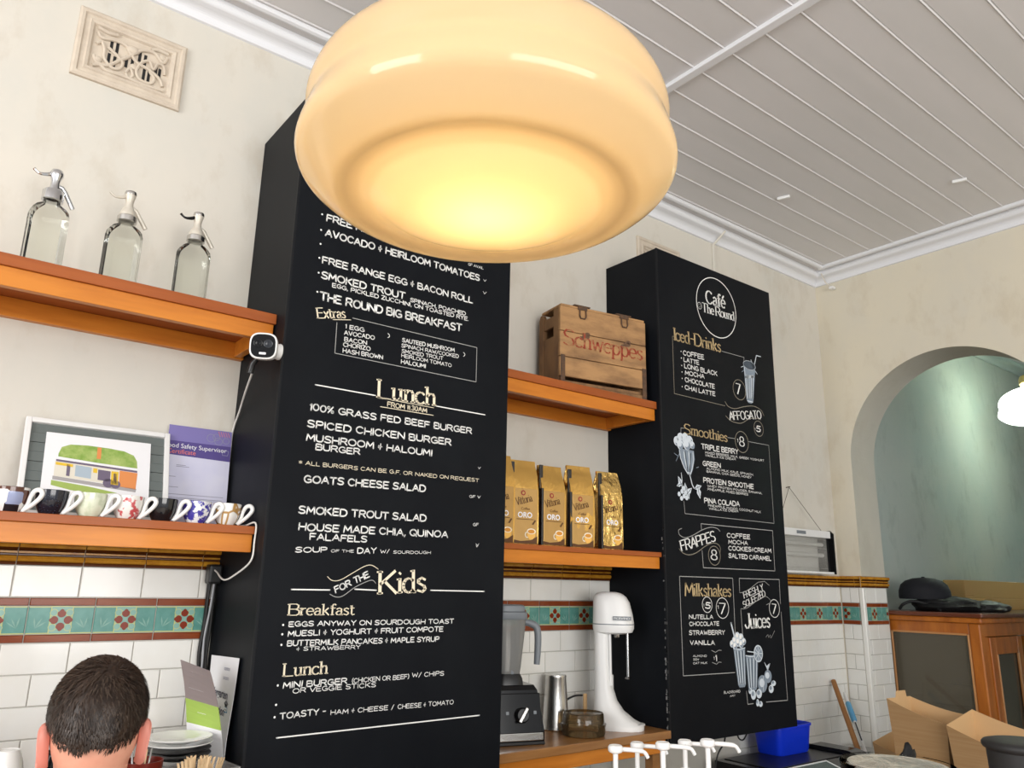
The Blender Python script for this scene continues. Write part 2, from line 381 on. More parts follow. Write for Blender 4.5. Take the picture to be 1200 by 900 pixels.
def cap_moulding(mb, lo, hi, off=TX0, joint=-.29):
    """ribbed majolica capping tiles along y=0, standing out towards -y"""
    prof = [(0, Z_CAP), (-.007, Z_CAP), (-.008, Z_CAP+.005), (-.006, Z_CAP+.008), (-.012, Z_CAP+.010), (-.0145, Z_CAP+.016), (-.012, Z_CAP+.022), (-.006, Z_CAP+.024), (-.006, Z_CAP+.027),
            (-.011, Z_CAP+.029), (-.011, Z_CAP+.034), (-.007, Z_CAP+.036), (-.010, Z_CAP+.039), (-.017, Z_CAP+.043), (-.019, Z_CAP+.050), (-.016, Z_CAP+.056), (0, Z_CAP+.060)]
    dark = {0, 1, 2, 6, 7, 8, 10, 11, 12}
    i0 = int((lo-off)/TP)-2; i1 = int((hi-off)/TP)+2
    for i in range(i0, i1):
        a = max(off+(i+joint)*TP+.0012, lo); b = min(off+(i+joint+1)*TP-.0012, hi)
        if b-a < .006: continue
        n = len(prof)
        for j in range(n-1):
            (u0, w0), (u1, w1) = prof[j], prof[j+1]
            mb.add([(a, u0, w0), (b, u0, w0), (b, u1, w1), (a, u1, w1)], [(0, 1, 2, 3)], False, 1 if j in dark else 0)
        for x in (a, b): mb.add([(x, u, w) for u, w in prof], [tuple(range(n))], False, 0)
    mb.add([(lo, -.0040, Z_CAP), (hi, -.0040, Z_CAP), (hi, -.0040, Z_CAP+.056), (lo, -.0040, Z_CAP+.056)], [(0, 1, 2, 3)], False, 2)
n = 7
for lo, hi in ((-2.2, .765), (1.552, 2.36), (3.172, XR-.006)):
    mb = MB().at(0, W, 0); dado(mb, lo, hi, .30); struct('trim_%d' % n, mb, TM, fix=False); n += 1
    mb = MB().at(0, W, 0); cap_moulding(mb, lo, hi); struct('trim_%d' % n, mb, [M_amber, M_treacle, M_grout], fix=False); n += 1
# right wall: short return up to the arch, then the jamb of the arch
RW = Matrix.Translation((XR, W, 0)) @ Matrix.Rotation(-math.pi/2, 4, 'Z')
mb = MB(); mb.X = RW; dado(mb, .006, W-(ay+ar)-.022, .30, -.052); struct('trim_13', mb, TM, fix=False)
mb = MB(); mb.X = RW; cap_moulding(mb, .006, W-(ay+ar)-.004, -.02); struct('trim_14', mb, [M_amber, M_treacle, M_grout], fix=False)
mb = MB().at(XR, ay+ar, 0); dado(mb, .022, .243, .30, .015); struct('trim_15', mb, TM, fix=False)
mb = MB().at(XR, ay+ar, 0); cap_moulding(mb, -.026, .262, .02); struct('trim_16', mb, [M_amber, M_treacle, M_grout], fix=False)
# white bullnose strip on the arch corner
struct('trim_17', MB().box(XR-.005, ay+ar-.005, .30, XR+.020, ay+ar+.020, Z_CAP, .004), M_tile)

# ================================================================== hand lettering
def _q(w, *st): return (w, [list(s) for s in st])
CAPS = {
 'A': _q(.92, [(0, 0), (.46, 1), (.92, 0)], [(.16, .34), (.80, .34)]),
 'B': _q(.82, [(0, 0), (0, 1), (.55, 1), (.74, .88), (.70, .62), (.5, .54), (0, .54)], [(.5, .54), (.8, .42), (.82, .14), (.6, 0), (0, 0)]),
 'C': _q(.86, arc(.46, .5, .46, .5, 42, 318, 12)),
 'D': _q(.90, [(0, 0), (0, 1), (.5, 1), (.84, .78), (.90, .45), (.74, .12), (.45, 0), (0, 0)]),
 'E': _q(.76, [(.74, 1), (0, 1), (0, 0), (.76, 0)], [(0, .52), (.64, .52)]),
 'F': _q(.74, [(.74, 1), (0, 1), (0, 0)], [(0, .52), (.62, .52)]),
 'G': _q(.90, arc(.46, .5, .46, .5, 48, 300, 11)+[(.90, .12), (.90, .46), (.50, .46)]),
 'H': _q(.84, [(0, 1), (0, 0)], [(.84, 1), (.84, 0)], [(0, .5), (.84, .5)]),
 'I': _q(.10, [(.05, 1), (.05, 0)]),
 'J': _q(.60, [(.58, 1), (.58, .25), (.42, .02), (.18, .02), (.0, .24)]),
 'K': _q(.82, [(0, 1), (0, 0)], [(.76, 1), (.02, .42)], [(.22, .56), (.82, 0)]),
 'L': _q(.70, [(0, 1), (0, 0), (.70, 0)]),
 'M': _q(1.0, [(0, 0), (.08, 1), (.5, .28), (.92, 1), (1, 0)]),
 'N': _q(.88, [(0, 0), (0, 1), (.88, 0), (.88, 1)]),
 'O': _q(.98, arc(.49, .5, .49, .5, 90, 450, 16)),
 'P': _q(.78, [(0, 0), (0, 1), (.56, 1), (.78, .84), (.74, .56), (.5, .46), (0, .46)]),
 'Q': _q(.98, arc(.49, .5, .49, .5, 90, 450, 16), [(.6, .3), (.98, -.08)]),
 'R': _q(.84, [(0, 0), (0, 1), (.56, 1), (.78, .84), (.74, .58), (.5, .48), (0, .48)], [(.42, .48), (.84, 0)]),
 'S': _q(.80, [(.76, .90), (.52, 1), (.2, .98), (.02, .78), (.14, .58), (.62, .46), (.80, .24), (.66, .04), (.3, 0), (0, .12)]),
 'T': _q(.84, [(0, 1), (.84, 1)], [(.42, 1), (.42, 0)]),
 'U': _q(.84, [(0, 1), (0, .28), (.16, .04), (.42, 0), (.68, .04), (.84, .28), (.84, 1)]),
 'V': _q(.86, [(0, 1), (.43, 0), (.86, 1)]),
 'W': _q(1.16, [(0, 1), (.28, 0), (.58, .76), (.88, 0), (1.16, 1)]),
 'X': _q(.82, [(0, 1), (.82, 0)], [(.82, 1), (0, 0)]),
 'Y': _q(.82, [(0, 1), (.41, .5), (.82, 1)], [(.41, .5), (.41, 0)]),
 'Z': _q(.82, [(0, 1), (.82, 1), (0, 0), (.82, 0)]),
 '0': _q(.7, arc(.35, .5, .35, .5, 90, 450, 14)), '1': _q(.2, [(0, .8), (.16, 1), (.16, 0)]),
 '3': _q(.6, [(.02, .9), (.3, 1), (.56, .86), (.5, .6), (.25, .54)], [(.25, .54), (.58, .4), (.56, .1), (.28, 0), (0, .12)]),
 '5': _q(.62, [(.58, 1), (.1, 1), (.04, .56), (.36, .62), (.62, .42), (.54, .1), (.26, 0), (0, .1)]),
 '7': _q(.62, [(0, 1), (.62, 1), (.2, 0)]),
 '8': _q(.62, arc(.31, .75, .24, .25, -90, 270, 12), arc(.31, .25, .31, .25, 90, 450, 12)),
 '%': _q(.8, [(.72, 1), (.1, 0)], arc(.14, .8, .14, .18, 0, 360, 8), arc(.66, .18, .14, .18, 0, 360, 8)),
 '&': _q(.5, [(.28, .95), (.24, .05)], [(.02, .30), (.02, .5), (.46, .5)], [(.02, .62), (.2, .5)]),
 '.': _q(.08, [(.02, .0), (.06, .0)]), ',': _q(.12, [(.08, .06), (.0, -.18)]), '-': _q(.55, [(.05, .48), (.5, .48)]), '/': _q(.5, [(.5, 1.1), (0, -.1)]),
 '(': _q(.22, [(.22, 1.1), (.02, .75), (.02, .25), (.22, -.1)]), ')': _q(.22, [(0, 1.1), (.2, .75), (.2, .25), (0, -.1)]),
 '*': _q(.62, [(.3, .95), (.3, .2)], [(.02, .8), (.6, .36)], [(.6, .8), (.02, .36)]), 'v': _q(.9, [(0, 1), (.42, 0), (.9, 1)]),
}
X = .64
LOW = {
 'a': _q(.58, [(.06, .54), (.26, X), (.46, .56), (.48, 0), (.60, 0)], [(.48, .36), (.2, .36), (.02, .2), (.12, .02), (.32, .02), (.48, .16)]),
 'c': _q(.54, arc(.30, X/2, .30, X/2, 42, 318, 10)), 'd': _q(.64, arc(.29, X/2, .29, X/2, 40, 320, 10), [(.52, 1), (.52, 0), (.64, 0)]),
 'e': _q(.56, [(.03, .34), (.55, .34)]+arc(.29, X/2, .28, X/2, 8, 312, 11)),
 'é': _q(.56, [(.03, .34), (.55, .34)]+arc(.29, X/2, .28, X/2, 8, 312, 11), [(.22, .74), (.42, .96)]),
 'f': _q(.42, [(.46, .92), (.36, 1), (.24, .98), (.18, .84), (.18, 0)], [(.02, X), (.42, X)]),
 'h': _q(.64, [(.10, 1), (.10, 0)], [(.10, .44), (.26, X), (.46, X), (.54, .50), (.54, 0)]),
 'i': _q(.22, [(.11, X), (.11, 0)], [(.10, .86), (.13, .90)]), 'k': _q(.62, [(.10, 1), (.10, 0)], [(.52, X), (.12, .26)], [(.24, .36), (.58, 0)]),
 'l': _q(.22, [(.11, 1), (.11, 0)]), 'm': _q(.98, [(.10, X), (.10, 0)], [(.10, .44), (.24, X), (.40, X), (.48, .50), (.48, 0)], [(.48, .44), (.62, X), (.78, X), (.86, .50), (.86, 0)]),
 'n': _q(.64, [(.10, X), (.10, 0)], [(.10, .44), (.26, X), (.46, X), (.54, .50), (.54, 0)]), 'o': _q(.62, arc(.31, X/2, .31, X/2, 90, 450, 14)),
 'p': _q(.64, [(.10, X), (.10, -.30)], arc(.34, X/2, .28, X/2, 150, -150, 10)), 'r': _q(.46, [(.10, X), (.10, 0)], [(.10, .40), (.24, .60), (.44, .62)]),
 's': _q(.48, [(.44, .55), (.26, X), (.08, .56), (.08, .42), (.38, .26), (.44, .12), (.28, 0), (.03, .08)]), 't': _q(.42, [(.16, .86), (.16, .12), (.26, 0), (.42, .06)], [(.02, X), (.38, X)]),
 'u': _q(.64, [(.10, X), (.10, .14), (.20, 0), (.38, .02), (.52, .18)], [(.52, X), (.52, 0)]), 'w': _q(.86, [(.02, X), (.22, 0), (.42, .56), (.62, 0), (.84, X)]),
 'x': _q(.56, [(.02, X), (.54, 0)], [(.54, X), (.02, 0)]), ' ': _q(.5), "'": _q(.1, [(.05, 1), (.05, .8)]),
}
def serifed(ch, st, vertical_tops):
    extra = []
    for s in st:
        for (a, b) in zip(s[:-1], s[1:]):
            if abs(a[0]-b[0]) < .03 and abs(a[1]-b[1]) > .4:
                for p in (a, b):
                    if abs(p[1]) < .01 or p[1] < -.2: extra.append([(p[0]-.12, p[1]+.03), (p[0]+.13, p[1]+.03)])
                    elif p[1] >= X-.01: extra.append([(p[0]-.14, p[1]-.03), (p[0]+(.12 if vertical_tops else .0), p[1]-.03)])
    return st+extra
def letter(mb, font, text, x0, z0, x1, z1, h, m=0, wt=None):
    """write text from (x0, z0) to (x1, z1) with capital height h; font h hand capitals, s serif, n narrow bold"""
    rnd = random.Random(text); h = h*.84 if font == 'h' else h
    gap = {'h': .22, 's': .07, 'n': .10}[font]; items = []; x = 0
    for ch in text:
        if ch == ' ': x += .48 if font == 'h' else .34; continue
        if font == 'h' or ch in CAPS and ch not in LOW: wd, st = CAPS[ch] if ch in CAPS else LOW[ch]
        else: wd, st = LOW[ch]
        if font != 'h': st = serifed(ch, st, ch in CAPS and ch not in LOW)
        items.append((x, ch, st)); x += wd+gap
    tot = max(x-gap, .05); d = Vector((x1-x0, z1-z0)); L = d.length; ux = d/L; uz = Vector((-ux.y, ux.x))
    sx = L/tot
    w = wt if wt else {'h': min(.225*h, .0050) if h > .0115 else .18*h, 's': .165*h*min(1, sx/h*1.15), 'n': .175*h*min(1, sx/h*1.2)}[font]
    for gx, ch, st in items:
        lift = rnd.uniform(-.04, .05) if font == 'h' else 0; sl = rnd.uniform(-.03, .06) if font == 'h' else 0
        for s in st:
            pts = []
            for (px, pz) in s:
                q = Vector((x0, z0))+ux*((gx+px+sl*pz)*sx)+uz*((pz+lift)*h); pts.append((q.x, q.y))
            mb.ribbon(pts, w, m, nib=(font != 'h'))
MC = {'w': M_chalk, 'y': M_cream, 't': M_tan}
def clean(s):
    return s
def paint_board(root, table, yf, dx=0):
    """each line of writing is a part of its board"""
    dots = MB().at(0, yf-.0014, 0); nd = 0
    for e in table:
        mb = MB().at(0, yf-.0012, 0)
        if e[0] == 'd': dots.disc(e[1], e[2], .0028, 0, 10); nd += 1; continue
        if e[0][0] == 'c':
            mb.ribbon([(e[1]+e[3]*math.cos(t*math.pi/24), e[2]+e[3]*math.sin(t*math.pi/24)) for t in range(49)], .0028 if e[3] < .05 else .004, 0, round_=False)
            wpart('painted_ring', mb, {'w': M_chalk, 't': M_tanr}[e[0][1]], root)
        elif e[0][0] == 'l':
            pts = e[2:]
            w = e[1]*.00066
            if len(pts) > 5 and (abs(pts[0][0]-pts[1][0]) > .004 and abs(pts[1][1]-pts[2][1]) > .002): pts = smooth_path(pts, 5)
            mb.ribbon(pts, max(w, .0016), 0); wpart('ruled_line', mb, {'w': M_chalk if e[1] >= 5 else M_rule, 't': M_tanr, 'y': M_cream}[e[0][1]], root)
        else:
            letter(mb, e[0][0], e[1], *e[2:]); wpart('heading' if e[0][0] in 'sn' else 'menu_line', mb, MC[e[0][1]], root)
    if nd: wpart('bullet_points', dots, M_chalk, root)
LEFT_BOARD=[
('hw', 'FREE RANGE EGGS ANY', 0.86, 2.539, 1.253, 2.542, 0.024),
('hw', 'STYLE', 1.273, 2.542, 1.332, 2.546, 0.011),
('hw', 'GF AVAIL', 1.372, 2.539, 1.434, 2.541, 0.01),
('hw', 'AVOCADO & HEIRLOOM TOMATOES', 0.86, 2.491, 1.419, 2.495, 0.024),
('hw', 'FREE RANGE EGG & BACON ROLL', 0.858, 2.404, 1.394, 2.409, 0.023),
('hw', 'SMOKED TROUT', 0.859, 2.357, 1.137, 2.36, 0.024),
('hw', 'SPINACH, POACHED', 1.158, 2.357, 1.368, 2.36, 0.014),
('hw', 'EGG, PICKLED ZUCCHINI, ON TOASTED RYE.', 0.895, 2.338, 1.38, 2.344, 0.014),
('hw', 'THE ROUND BIG BREAKFAST', 0.861, 2.29, 1.354, 2.301, 0.027),
('sy', 'Extras', 0.859, 2.233, 0.945, 2.253, 0.03),
('ly', 3, (0.905, 2.239), (0.961, 2.251)),
('lw', 3, (0.966, 2.258), (1.418, 2.259), (1.419, 2.142), (0.919, 2.14), (0.918, 2.233)),
('hw', '1 EGG', 0.946, 2.222, 1.007, 2.224, 0.014),
('hw', 'AVOCADO', 0.944, 2.202, 1.042, 2.207, 0.014),
('hw', 'BACON', 0.946, 2.182, 1.018, 2.186, 0.014),
('hw', 'CHORIZO', 0.944, 2.166, 1.031, 2.17, 0.014),
('hw', 'HASH BROWN', 0.944, 2.147, 1.074, 2.152, 0.014),
('hw', 'SAUTEED MUSHROOM', 1.138, 2.22, 1.33, 2.226, 0.014),
('hw', 'SPINACH RAW/COOKED', 1.136, 2.203, 1.347, 2.209, 0.013),
('hw', 'SMOKED TROUT', 1.138, 2.186, 1.288, 2.191, 0.013),
('hw', 'HEIRLOOM TOMATO', 1.138, 2.171, 1.321, 2.174, 0.013),
('hw', 'HALOUMI', 1.138, 2.152, 1.225, 2.153, 0.014),
('hw', 'v', 1.436, 2.498, 1.448, 2.499, 0.009),
('hw', 'v', 1.436, 2.453, 1.45, 2.454, 0.01),
('hw', ')', 1.087, 2.224, 1.093, 2.224, 0.013),
('hw', ')', 1.366, 2.22, 1.372, 2.22, 0.013),
('d', 0.844, 2.554),
('d', 0.845, 2.504),
('d', 0.847, 2.46),
('d', 0.847, 2.416),
('d', 0.849, 2.37),
('d', 0.85, 2.311),
('sy', 'Lunch', 1.069, 2.032, 1.268, 2.038, 0.056),
('lw', 5, (0.868, 2.037), (1.058, 2.037)),
('lw', 5, (1.27, 2.038), (1.459, 2.038)),
('ly', 2, (1.074, 2.032), (1.262, 2.031)),
('ly', 3, (1.076, 2.006), (1.262, 2.007)),
('hy', 'FROM 11.30AM', 1.1, 2.011, 1.237, 2.012, 0.016),
('hw', '100% GRASS FED BEEF BURGER', 0.858, 1.963, 1.408, 1.968, 0.021),
('hw', 'SPICED CHICKEN BURGER', 0.856, 1.915, 1.331, 1.922, 0.022),
('hw', 'MUSHROOM & HALOUMI', 0.856, 1.877, 1.263, 1.88, 0.021),
('hw', 'BURGER', 0.885, 1.854, 1.02, 1.856, 0.019),
('hy', '* ALL BURGERS CAN BE G.F. OR NAKED ON REQUEST', 0.84, 1.809, 1.442, 1.817, 0.012),
('hw', 'GOATS CHEESE SALAD', 0.86, 1.762, 1.246, 1.77, 0.022),
('hw', 'SMOKED TROUT SALAD', 0.852, 1.677, 1.253, 1.681, 0.022),
('hw', 'HOUSE MADE CHIA, QUINOA', 0.856, 1.633, 1.332, 1.638, 0.021),
('hw', 'FALAFELS', 0.89, 1.61, 1.06, 1.611, 0.019),
('hw', 'v', 1.438, 1.858, 1.448, 1.859, 0.008),
('hw', 'GF v', 1.408, 1.765, 1.45, 1.766, 0.009),
('hw', 'GF', 1.426, 1.678, 1.446, 1.679, 0.01),
('hw', 'v', 1.438, 1.618, 1.449, 1.618, 0.008),
('hw', 'SOUP', 0.852, 1.575, 0.942, 1.579, 0.015),
('hw', 'OF THE', 0.954, 1.579, 1.022, 1.581, 0.008),
('hw', 'DAY', 1.034, 1.579, 1.092, 1.582, 0.017),
('hw', 'W/', 1.106, 1.583, 1.134, 1.584, 0.011),
('hw', 'SOURDOUGH', 1.148, 1.583, 1.274, 1.587, 0.009),
('hw', 'v', 1.438, 1.614, 1.447, 1.614, 0.007),
('sy', 'Kids', 1.112, 1.47, 1.264, 1.478, 0.062),
('hw', 'FOR THE', 0.977, 1.472, 1.076, 1.516, 0.019),
('ly', 3, (0.949, 1.514), (0.964, 1.504), (0.988, 1.506), (1.023, 1.525), (1.058, 1.544), (1.08, 1.548), (1.102, 1.538)),
('lw', 3, (0.96, 1.468), (0.978, 1.461), (0.999, 1.464), (1.033, 1.487), (1.068, 1.503), (1.086, 1.507), (1.097, 1.499)),
('lw', 5, (0.85, 1.479), (0.959, 1.479)),
('lw', 5, (1.033, 1.482), (1.1, 1.48)),
('lw', 5, (1.28, 1.482), (1.475, 1.481)),
('sy', 'Breakfast', 0.849, 1.414, 1.037, 1.414, 0.028),
('hw', 'EGGS ANYWAY ON SOURDOUGH TOAST', 0.852, 1.386, 1.366, 1.388, 0.014),
('hw', 'MUESLI & YOGHURT & FRUIT COMPOTE', 0.852, 1.362, 1.329, 1.366, 0.015),
('hw', 'BUTTERMILK PANCAKES & MAPLE SYRUP', 0.852, 1.338, 1.316, 1.338, 0.015),
('hw', '& STRAWBERRY', 0.879, 1.325, 1.062, 1.325, 0.011),
('sy', 'Lunch', 0.85, 1.264, 0.97, 1.265, 0.031),
('hw', 'MINI BURGER', 0.851, 1.236, 1.028, 1.237, 0.016),
('hw', '(CHICKEN OR BEEF)', 1.044, 1.238, 1.22, 1.24, 0.013),
('hw', 'W/ CHIPS', 1.231, 1.243, 1.338, 1.243, 0.013),
('hw', 'OR VEGGIE STICKS', 0.878, 1.222, 1.116, 1.224, 0.013),
('hw', 'TOASTY -', 0.85, 1.162, 0.974, 1.166, 0.016),
('hw', 'HAM & CHEESE /', 0.988, 1.162, 1.177, 1.162, 0.013),
('hw', 'CHEESE & TOMATO', 1.19, 1.162, 1.375, 1.162, 0.013),
('lw', 5, (0.845, 1.119), (1.47, 1.124)),
('d', 0.836, 1.39),
('d', 0.836, 1.367),
('d', 0.836, 1.341),
('d', 0.836, 1.243),
('d', 0.836, 1.197),
('d', 0.835, 1.168)]
RIGHT_BOARD=[
('cw', 2.754, 2.73, 0.14),
('sw', 'Café', 2.683, 2.736, 2.818, 2.742, 0.06),
('sw', 'The Round', 2.654, 2.688, 2.882, 2.697, 0.042),
('cw', 2.634, 2.711, 0.015),
('cw', 2.634, 2.711, 0.007),
('st', 'Iced-Drinks', 2.459, 2.515, 2.77, 2.524, 0.054),
('lt', 3, (2.464, 2.532), (2.446, 2.529), (2.446, 2.281), (2.78, 2.281)),
('lw', 3, (2.776, 2.53), (2.938, 2.533), (2.934, 2.51)),
('hw', 'COFFEE', 2.512, 2.46, 2.648, 2.468, 0.023),
('hw', 'LATTE', 2.514, 2.432, 2.613, 2.436, 0.021),
('hw', 'LONG BLACK', 2.517, 2.405, 2.734, 2.409, 0.022),
('hw', 'MOCHA', 2.52, 2.376, 2.646, 2.38, 0.021),
('hw', 'CHOCOLATE', 2.518, 2.345, 2.712, 2.347, 0.022),
('hw', 'CHAI LATTE', 2.516, 2.311, 2.714, 2.314, 0.021),
('ct', 2.89, 2.372, 0.046),
('sw', '7', 2.866, 2.351, 2.897, 2.351, 0.047),
('lt', 4, (2.782, 2.3), (2.803, 2.282), (2.85, 2.279), (2.919, 2.299), (2.99, 2.312), (3.044, 2.302), (3.065, 2.278)),
('lt', 4, (2.781, 2.237), (2.808, 2.222), (2.845, 2.216), (2.893, 2.22), (2.944, 2.244), (2.994, 2.258), (3.039, 2.256)),
('nw', 'AFFOGATO', 2.81, 2.222, 3.045, 2.262, 0.037),
('ct', 3.018, 2.212, 0.035),
('hw', '5', 3.001, 2.198, 3.031, 2.198, 0.03),
('hw', '1', 2.989, 2.201, 2.993, 2.201, 0.012),
('d', 2.498, 2.473),
('d', 2.498, 2.444),
('d', 2.499, 2.411),
('d', 2.499, 2.383),
('d', 2.499, 2.355),
('d', 2.497, 2.319),
('st', 'Smoothies', 2.501, 2.12, 2.785, 2.121, 0.042),
('lw', 3, (2.502, 2.143), (2.48, 2.141), (2.478, 2.107)),
('lw', 3, (2.787, 2.141), (2.838, 2.143)),
('ct', 2.887, 2.134, 0.047),
('sw', '8', 2.87, 2.115, 2.904, 2.115, 0.042),
('hw', '1', 2.856, 2.13, 2.86, 2.13, 0.017),
('lw', 3, (2.933, 2.142), (3.088, 2.144), (3.091, 1.792), (2.487, 1.793), (2.483, 1.842)),
('hw', 'TRIPLE BERRY', 2.608, 2.07, 2.856, 2.076, 0.024),
('hw', 'MIXED BERRIES, MILK, GREEK YOGHURT', 2.631, 2.053, 3.044, 2.064, 0.01),
('hw', 'VANILLA ICE CREAM', 2.63, 2.041, 2.835, 2.046, 0.01),
('hw', 'GREEN', 2.612, 2.001, 2.728, 2.003, 0.022),
('hw', 'ALMOND MILK, KALE, SPINACH,', 2.635, 1.987, 2.958, 1.992, 0.01),
('hw', 'BANANA, CHIA SEEDS, HONEY', 2.634, 1.974, 2.942, 1.978, 0.01),
('hw', 'PROTEIN SMOOTHIE', 2.612, 1.93, 2.953, 1.933, 0.023),
('hw', 'WHEY PROTEIN POWDER, BANANA,', 2.636, 1.914, 3.014, 1.915, 0.01),
('hw', 'PINEAPPLE, MIXED BERRIES', 2.636, 1.9, 2.911, 1.901, 0.01),
('hw', 'PINA COLADA', 2.612, 1.846, 2.846, 1.849, 0.023),
('hw', 'PINEAPPLE, MANGO, COCONUT MILK', 2.635, 1.833, 2.996, 1.831, 0.01),
('hw', 'VANILLA ICE CREAM', 2.639, 1.82, 2.834, 1.822, 0.01),
('lw', 4, (2.586, 1.733), (2.584, 1.759), (3.076, 1.759), (3.075, 1.585), (2.588, 1.585), (2.584, 1.653)),
('nw', 'FRAPPES', 2.46, 1.644, 2.674, 1.695, 0.041),
('lw', 4, (2.464, 1.733), (2.445, 1.725), (2.45, 1.707), (2.482, 1.698), (2.528, 1.709), (2.589, 1.734), (2.644, 1.748), (2.686, 1.746), (2.705, 1.735)),
('lt', 4, (2.444, 1.654), (2.466, 1.638), (2.504, 1.632), (2.55, 1.643), (2.605, 1.67), (2.654, 1.685), (2.688, 1.681), (2.702, 1.666), (2.698, 1.649)),
('ct', 2.661, 1.635, 0.038),
('sw', '8', 2.639, 1.619, 2.677, 1.617, 0.04),
('hw', 'COFFEE', 2.75, 1.713, 2.908, 1.715, 0.02),
('hw', 'MOCHA', 2.758, 1.688, 2.889, 1.688, 0.018),
('hw', 'COOKIES&CREAM', 2.757, 1.661, 3.056, 1.662, 0.02),
('hw', 'SALTED CARAMEL', 2.755, 1.631, 3.052, 1.628, 0.02),
('lw', 4, (2.773, 1.322), (2.774, 1.548), (2.441, 1.548), (2.444, 1.183), (2.758, 1.18)),
('st', 'Milkshakes', 2.472, 1.475, 2.758, 1.474, 0.048),
('cw', 2.602, 1.442, 0.03),
('hw', '5', 2.59, 1.429, 2.62, 1.427, 0.026),
('hw', '1', 2.58, 1.436, 2.583, 1.436, 0.011),
('cw', 2.698, 1.429, 0.04),
('sw', '7', 2.677, 1.407, 2.716, 1.406, 0.041),
('hw', '1', 2.668, 1.427, 2.673, 1.427, 0.014),
('hw', 'NUTELLA', 2.49, 1.39, 2.635, 1.388, 0.017),
('hw', 'CHOCOLATE', 2.491, 1.363, 2.671, 1.362, 0.017),
('hw', 'STRAWBERRY', 2.487, 1.33, 2.704, 1.327, 0.018),
('hw', 'VANILLA', 2.49, 1.293, 2.638, 1.29, 0.018),
('hw', 'ALMOND', 2.504, 1.249, 2.586, 1.246, 0.008),
('hw', 'SOY', 2.505, 1.236, 2.538, 1.234, 0.008),
('hw', 'OAT MILK', 2.504, 1.222, 2.587, 1.221, 0.008),
('hw', '1', 2.642, 1.229, 2.648, 1.229, 0.025),
('hw', '1', 2.63, 1.234, 2.633, 1.234, 0.013),
('lw', 3, (2.617, 1.269), (2.641, 1.261), (2.662, 1.268), (2.679, 1.267)),
('lw', 3, (2.619, 1.224), (2.645, 1.216), (2.659, 1.224), (2.676, 1.222)),
('lw', 4, (2.816, 1.494), (2.818, 1.548), (3.103, 1.549), (3.101, 1.446)),
('lw', 4, (3.102, 1.412), (3.108, 1.053), (2.957, 1.056)),
('lw', 4, (2.869, 1.056), (2.832, 1.056), (2.828, 1.106)),
('lw', 4, (2.818, 1.423), (2.822, 1.318)),
('nw', 'FRESHLY', 2.846, 1.468, 2.984, 1.505, 0.025),
('nw', 'SQUEEZED', 2.84, 1.429, 2.996, 1.479, 0.025),
('lw', 3, (2.818, 1.51), (2.816, 1.49), (2.844, 1.492), (2.889, 1.508), (2.948, 1.535), (2.995, 1.539), (3.026, 1.523)),
('lw', 3, (2.818, 1.426), (2.86, 1.429), (2.93, 1.458), (2.989, 1.477), (3.022, 1.466), (3.027, 1.452), (2.997, 1.442)),
('sw', 'Juices', 2.842, 1.348, 3.016, 1.35, 0.059),
('cw', 3.054, 1.427, 0.037),
('sw', '7', 3.035, 1.407, 3.065, 1.405, 0.039),
('lw', 2, (2.981, 1.311), (2.996, 1.32), (3.0, 1.309), (3.013, 1.319), (3.017, 1.307), (3.046, 1.336)),
('hw', 'BLACKBOARD', 2.683, 1.105, 2.786, 1.104, 0.01),
('hw', 'ART', 2.72, 1.091, 2.754, 1.091, 0.007)]

YL, YR = 2.03, 2.07
def board(x0, x1, yf, z0, z1, label):
    r = thing('menu_board', label, 'menu board', ((x0+x1)/2, (yf+W)/2, z0))
    wpart('board_box', MB().box(x0, yf, z0, x1, W-.0005, z1, .0025), M_black, r)
    # joint between the face sheet and the sides
    wpart('face_edge', MB().box(x0-.0012, yf-.0004, z0, x0+.006, yf+.008, z1, .001), M_blackw, r)
    return r
bl = board(.765, 1.552, YL, .0, 2.92, 'tall black boxed menu board with Lunch and Kids lists, left of the coffee bags')
paint_board(bl, LEFT_BOARD, YL)
brd = board(2.362, 3.172, YR, .945, 2.908, 'black boxed menu board headed by a round logo, with drinks, smoothies and juices')
paint_board(brd, RIGHT_BOARD, YR)
# chalk drawings on the drinks board
def drawing(): return MB().at(0, YR-.0013, 0)
PAL = [M_g1, M_g2, M_g3, M_chalk]
d = drawing()                                                     # tall iced glass with a bent straw
d.flat([(2.930, 2.500), (3.020, 2.500), (2.990, 2.335), (2.978, 2.322), (2.950, 2.322), (2.940, 2.335)], 1); d.X = d.X @ Matrix.Translation((0, -.0003, 0))
d.disc(2.975, 2.502, .045, 2, 24, .020)
d.ribbon([(2.975+.045*math.cos(t*math.pi/12), 2.502+.020*math.sin(t*math.pi/12)) for t in range(25)], .004, 0, round_=False)
for q in (-.6, -.2, .25, .6): d.ribbon([(2.975+.040*q, 2.455), (2.968+.026*q, 2.345)], .006 if q > 0 else .004, 0)
d.ribbon([(2.992, 2.452), (2.982, 2.345)], .005, 2); d.ribbon([(2.957, 2.452), (2.958, 2.345)], .005, 2)
d.ribbon([(2.936, 2.49), (2.943, 2.34)], .004, 0); d.ribbon([(2.945, 2.33), (2.985, 2.33)], .005, 0); d.ribbon([(2.942, 2.44), (3.002, 2.455)], .012, 0)
d.ribbon([(3.005, 2.49), (3.034, 2.561), (3.068, 2.562)], .0045, 0); d.ribbon([(3.003, 2.50), (2.99, 2.53)], .006, 0)
d.ribbon([(3.015, 2.485), (3.032, 2.47)], .003, 0); d.ribbon([(2.93, 2.49), (2.912, 2.482)], .003, 0); d.ribbon([(2.93, 2.47), (2.915, 2.46)], .003, 1)
wpart('chalk_drawing', d, PAL, brd)
d = drawing()                                                     # smoothie goblet with berries
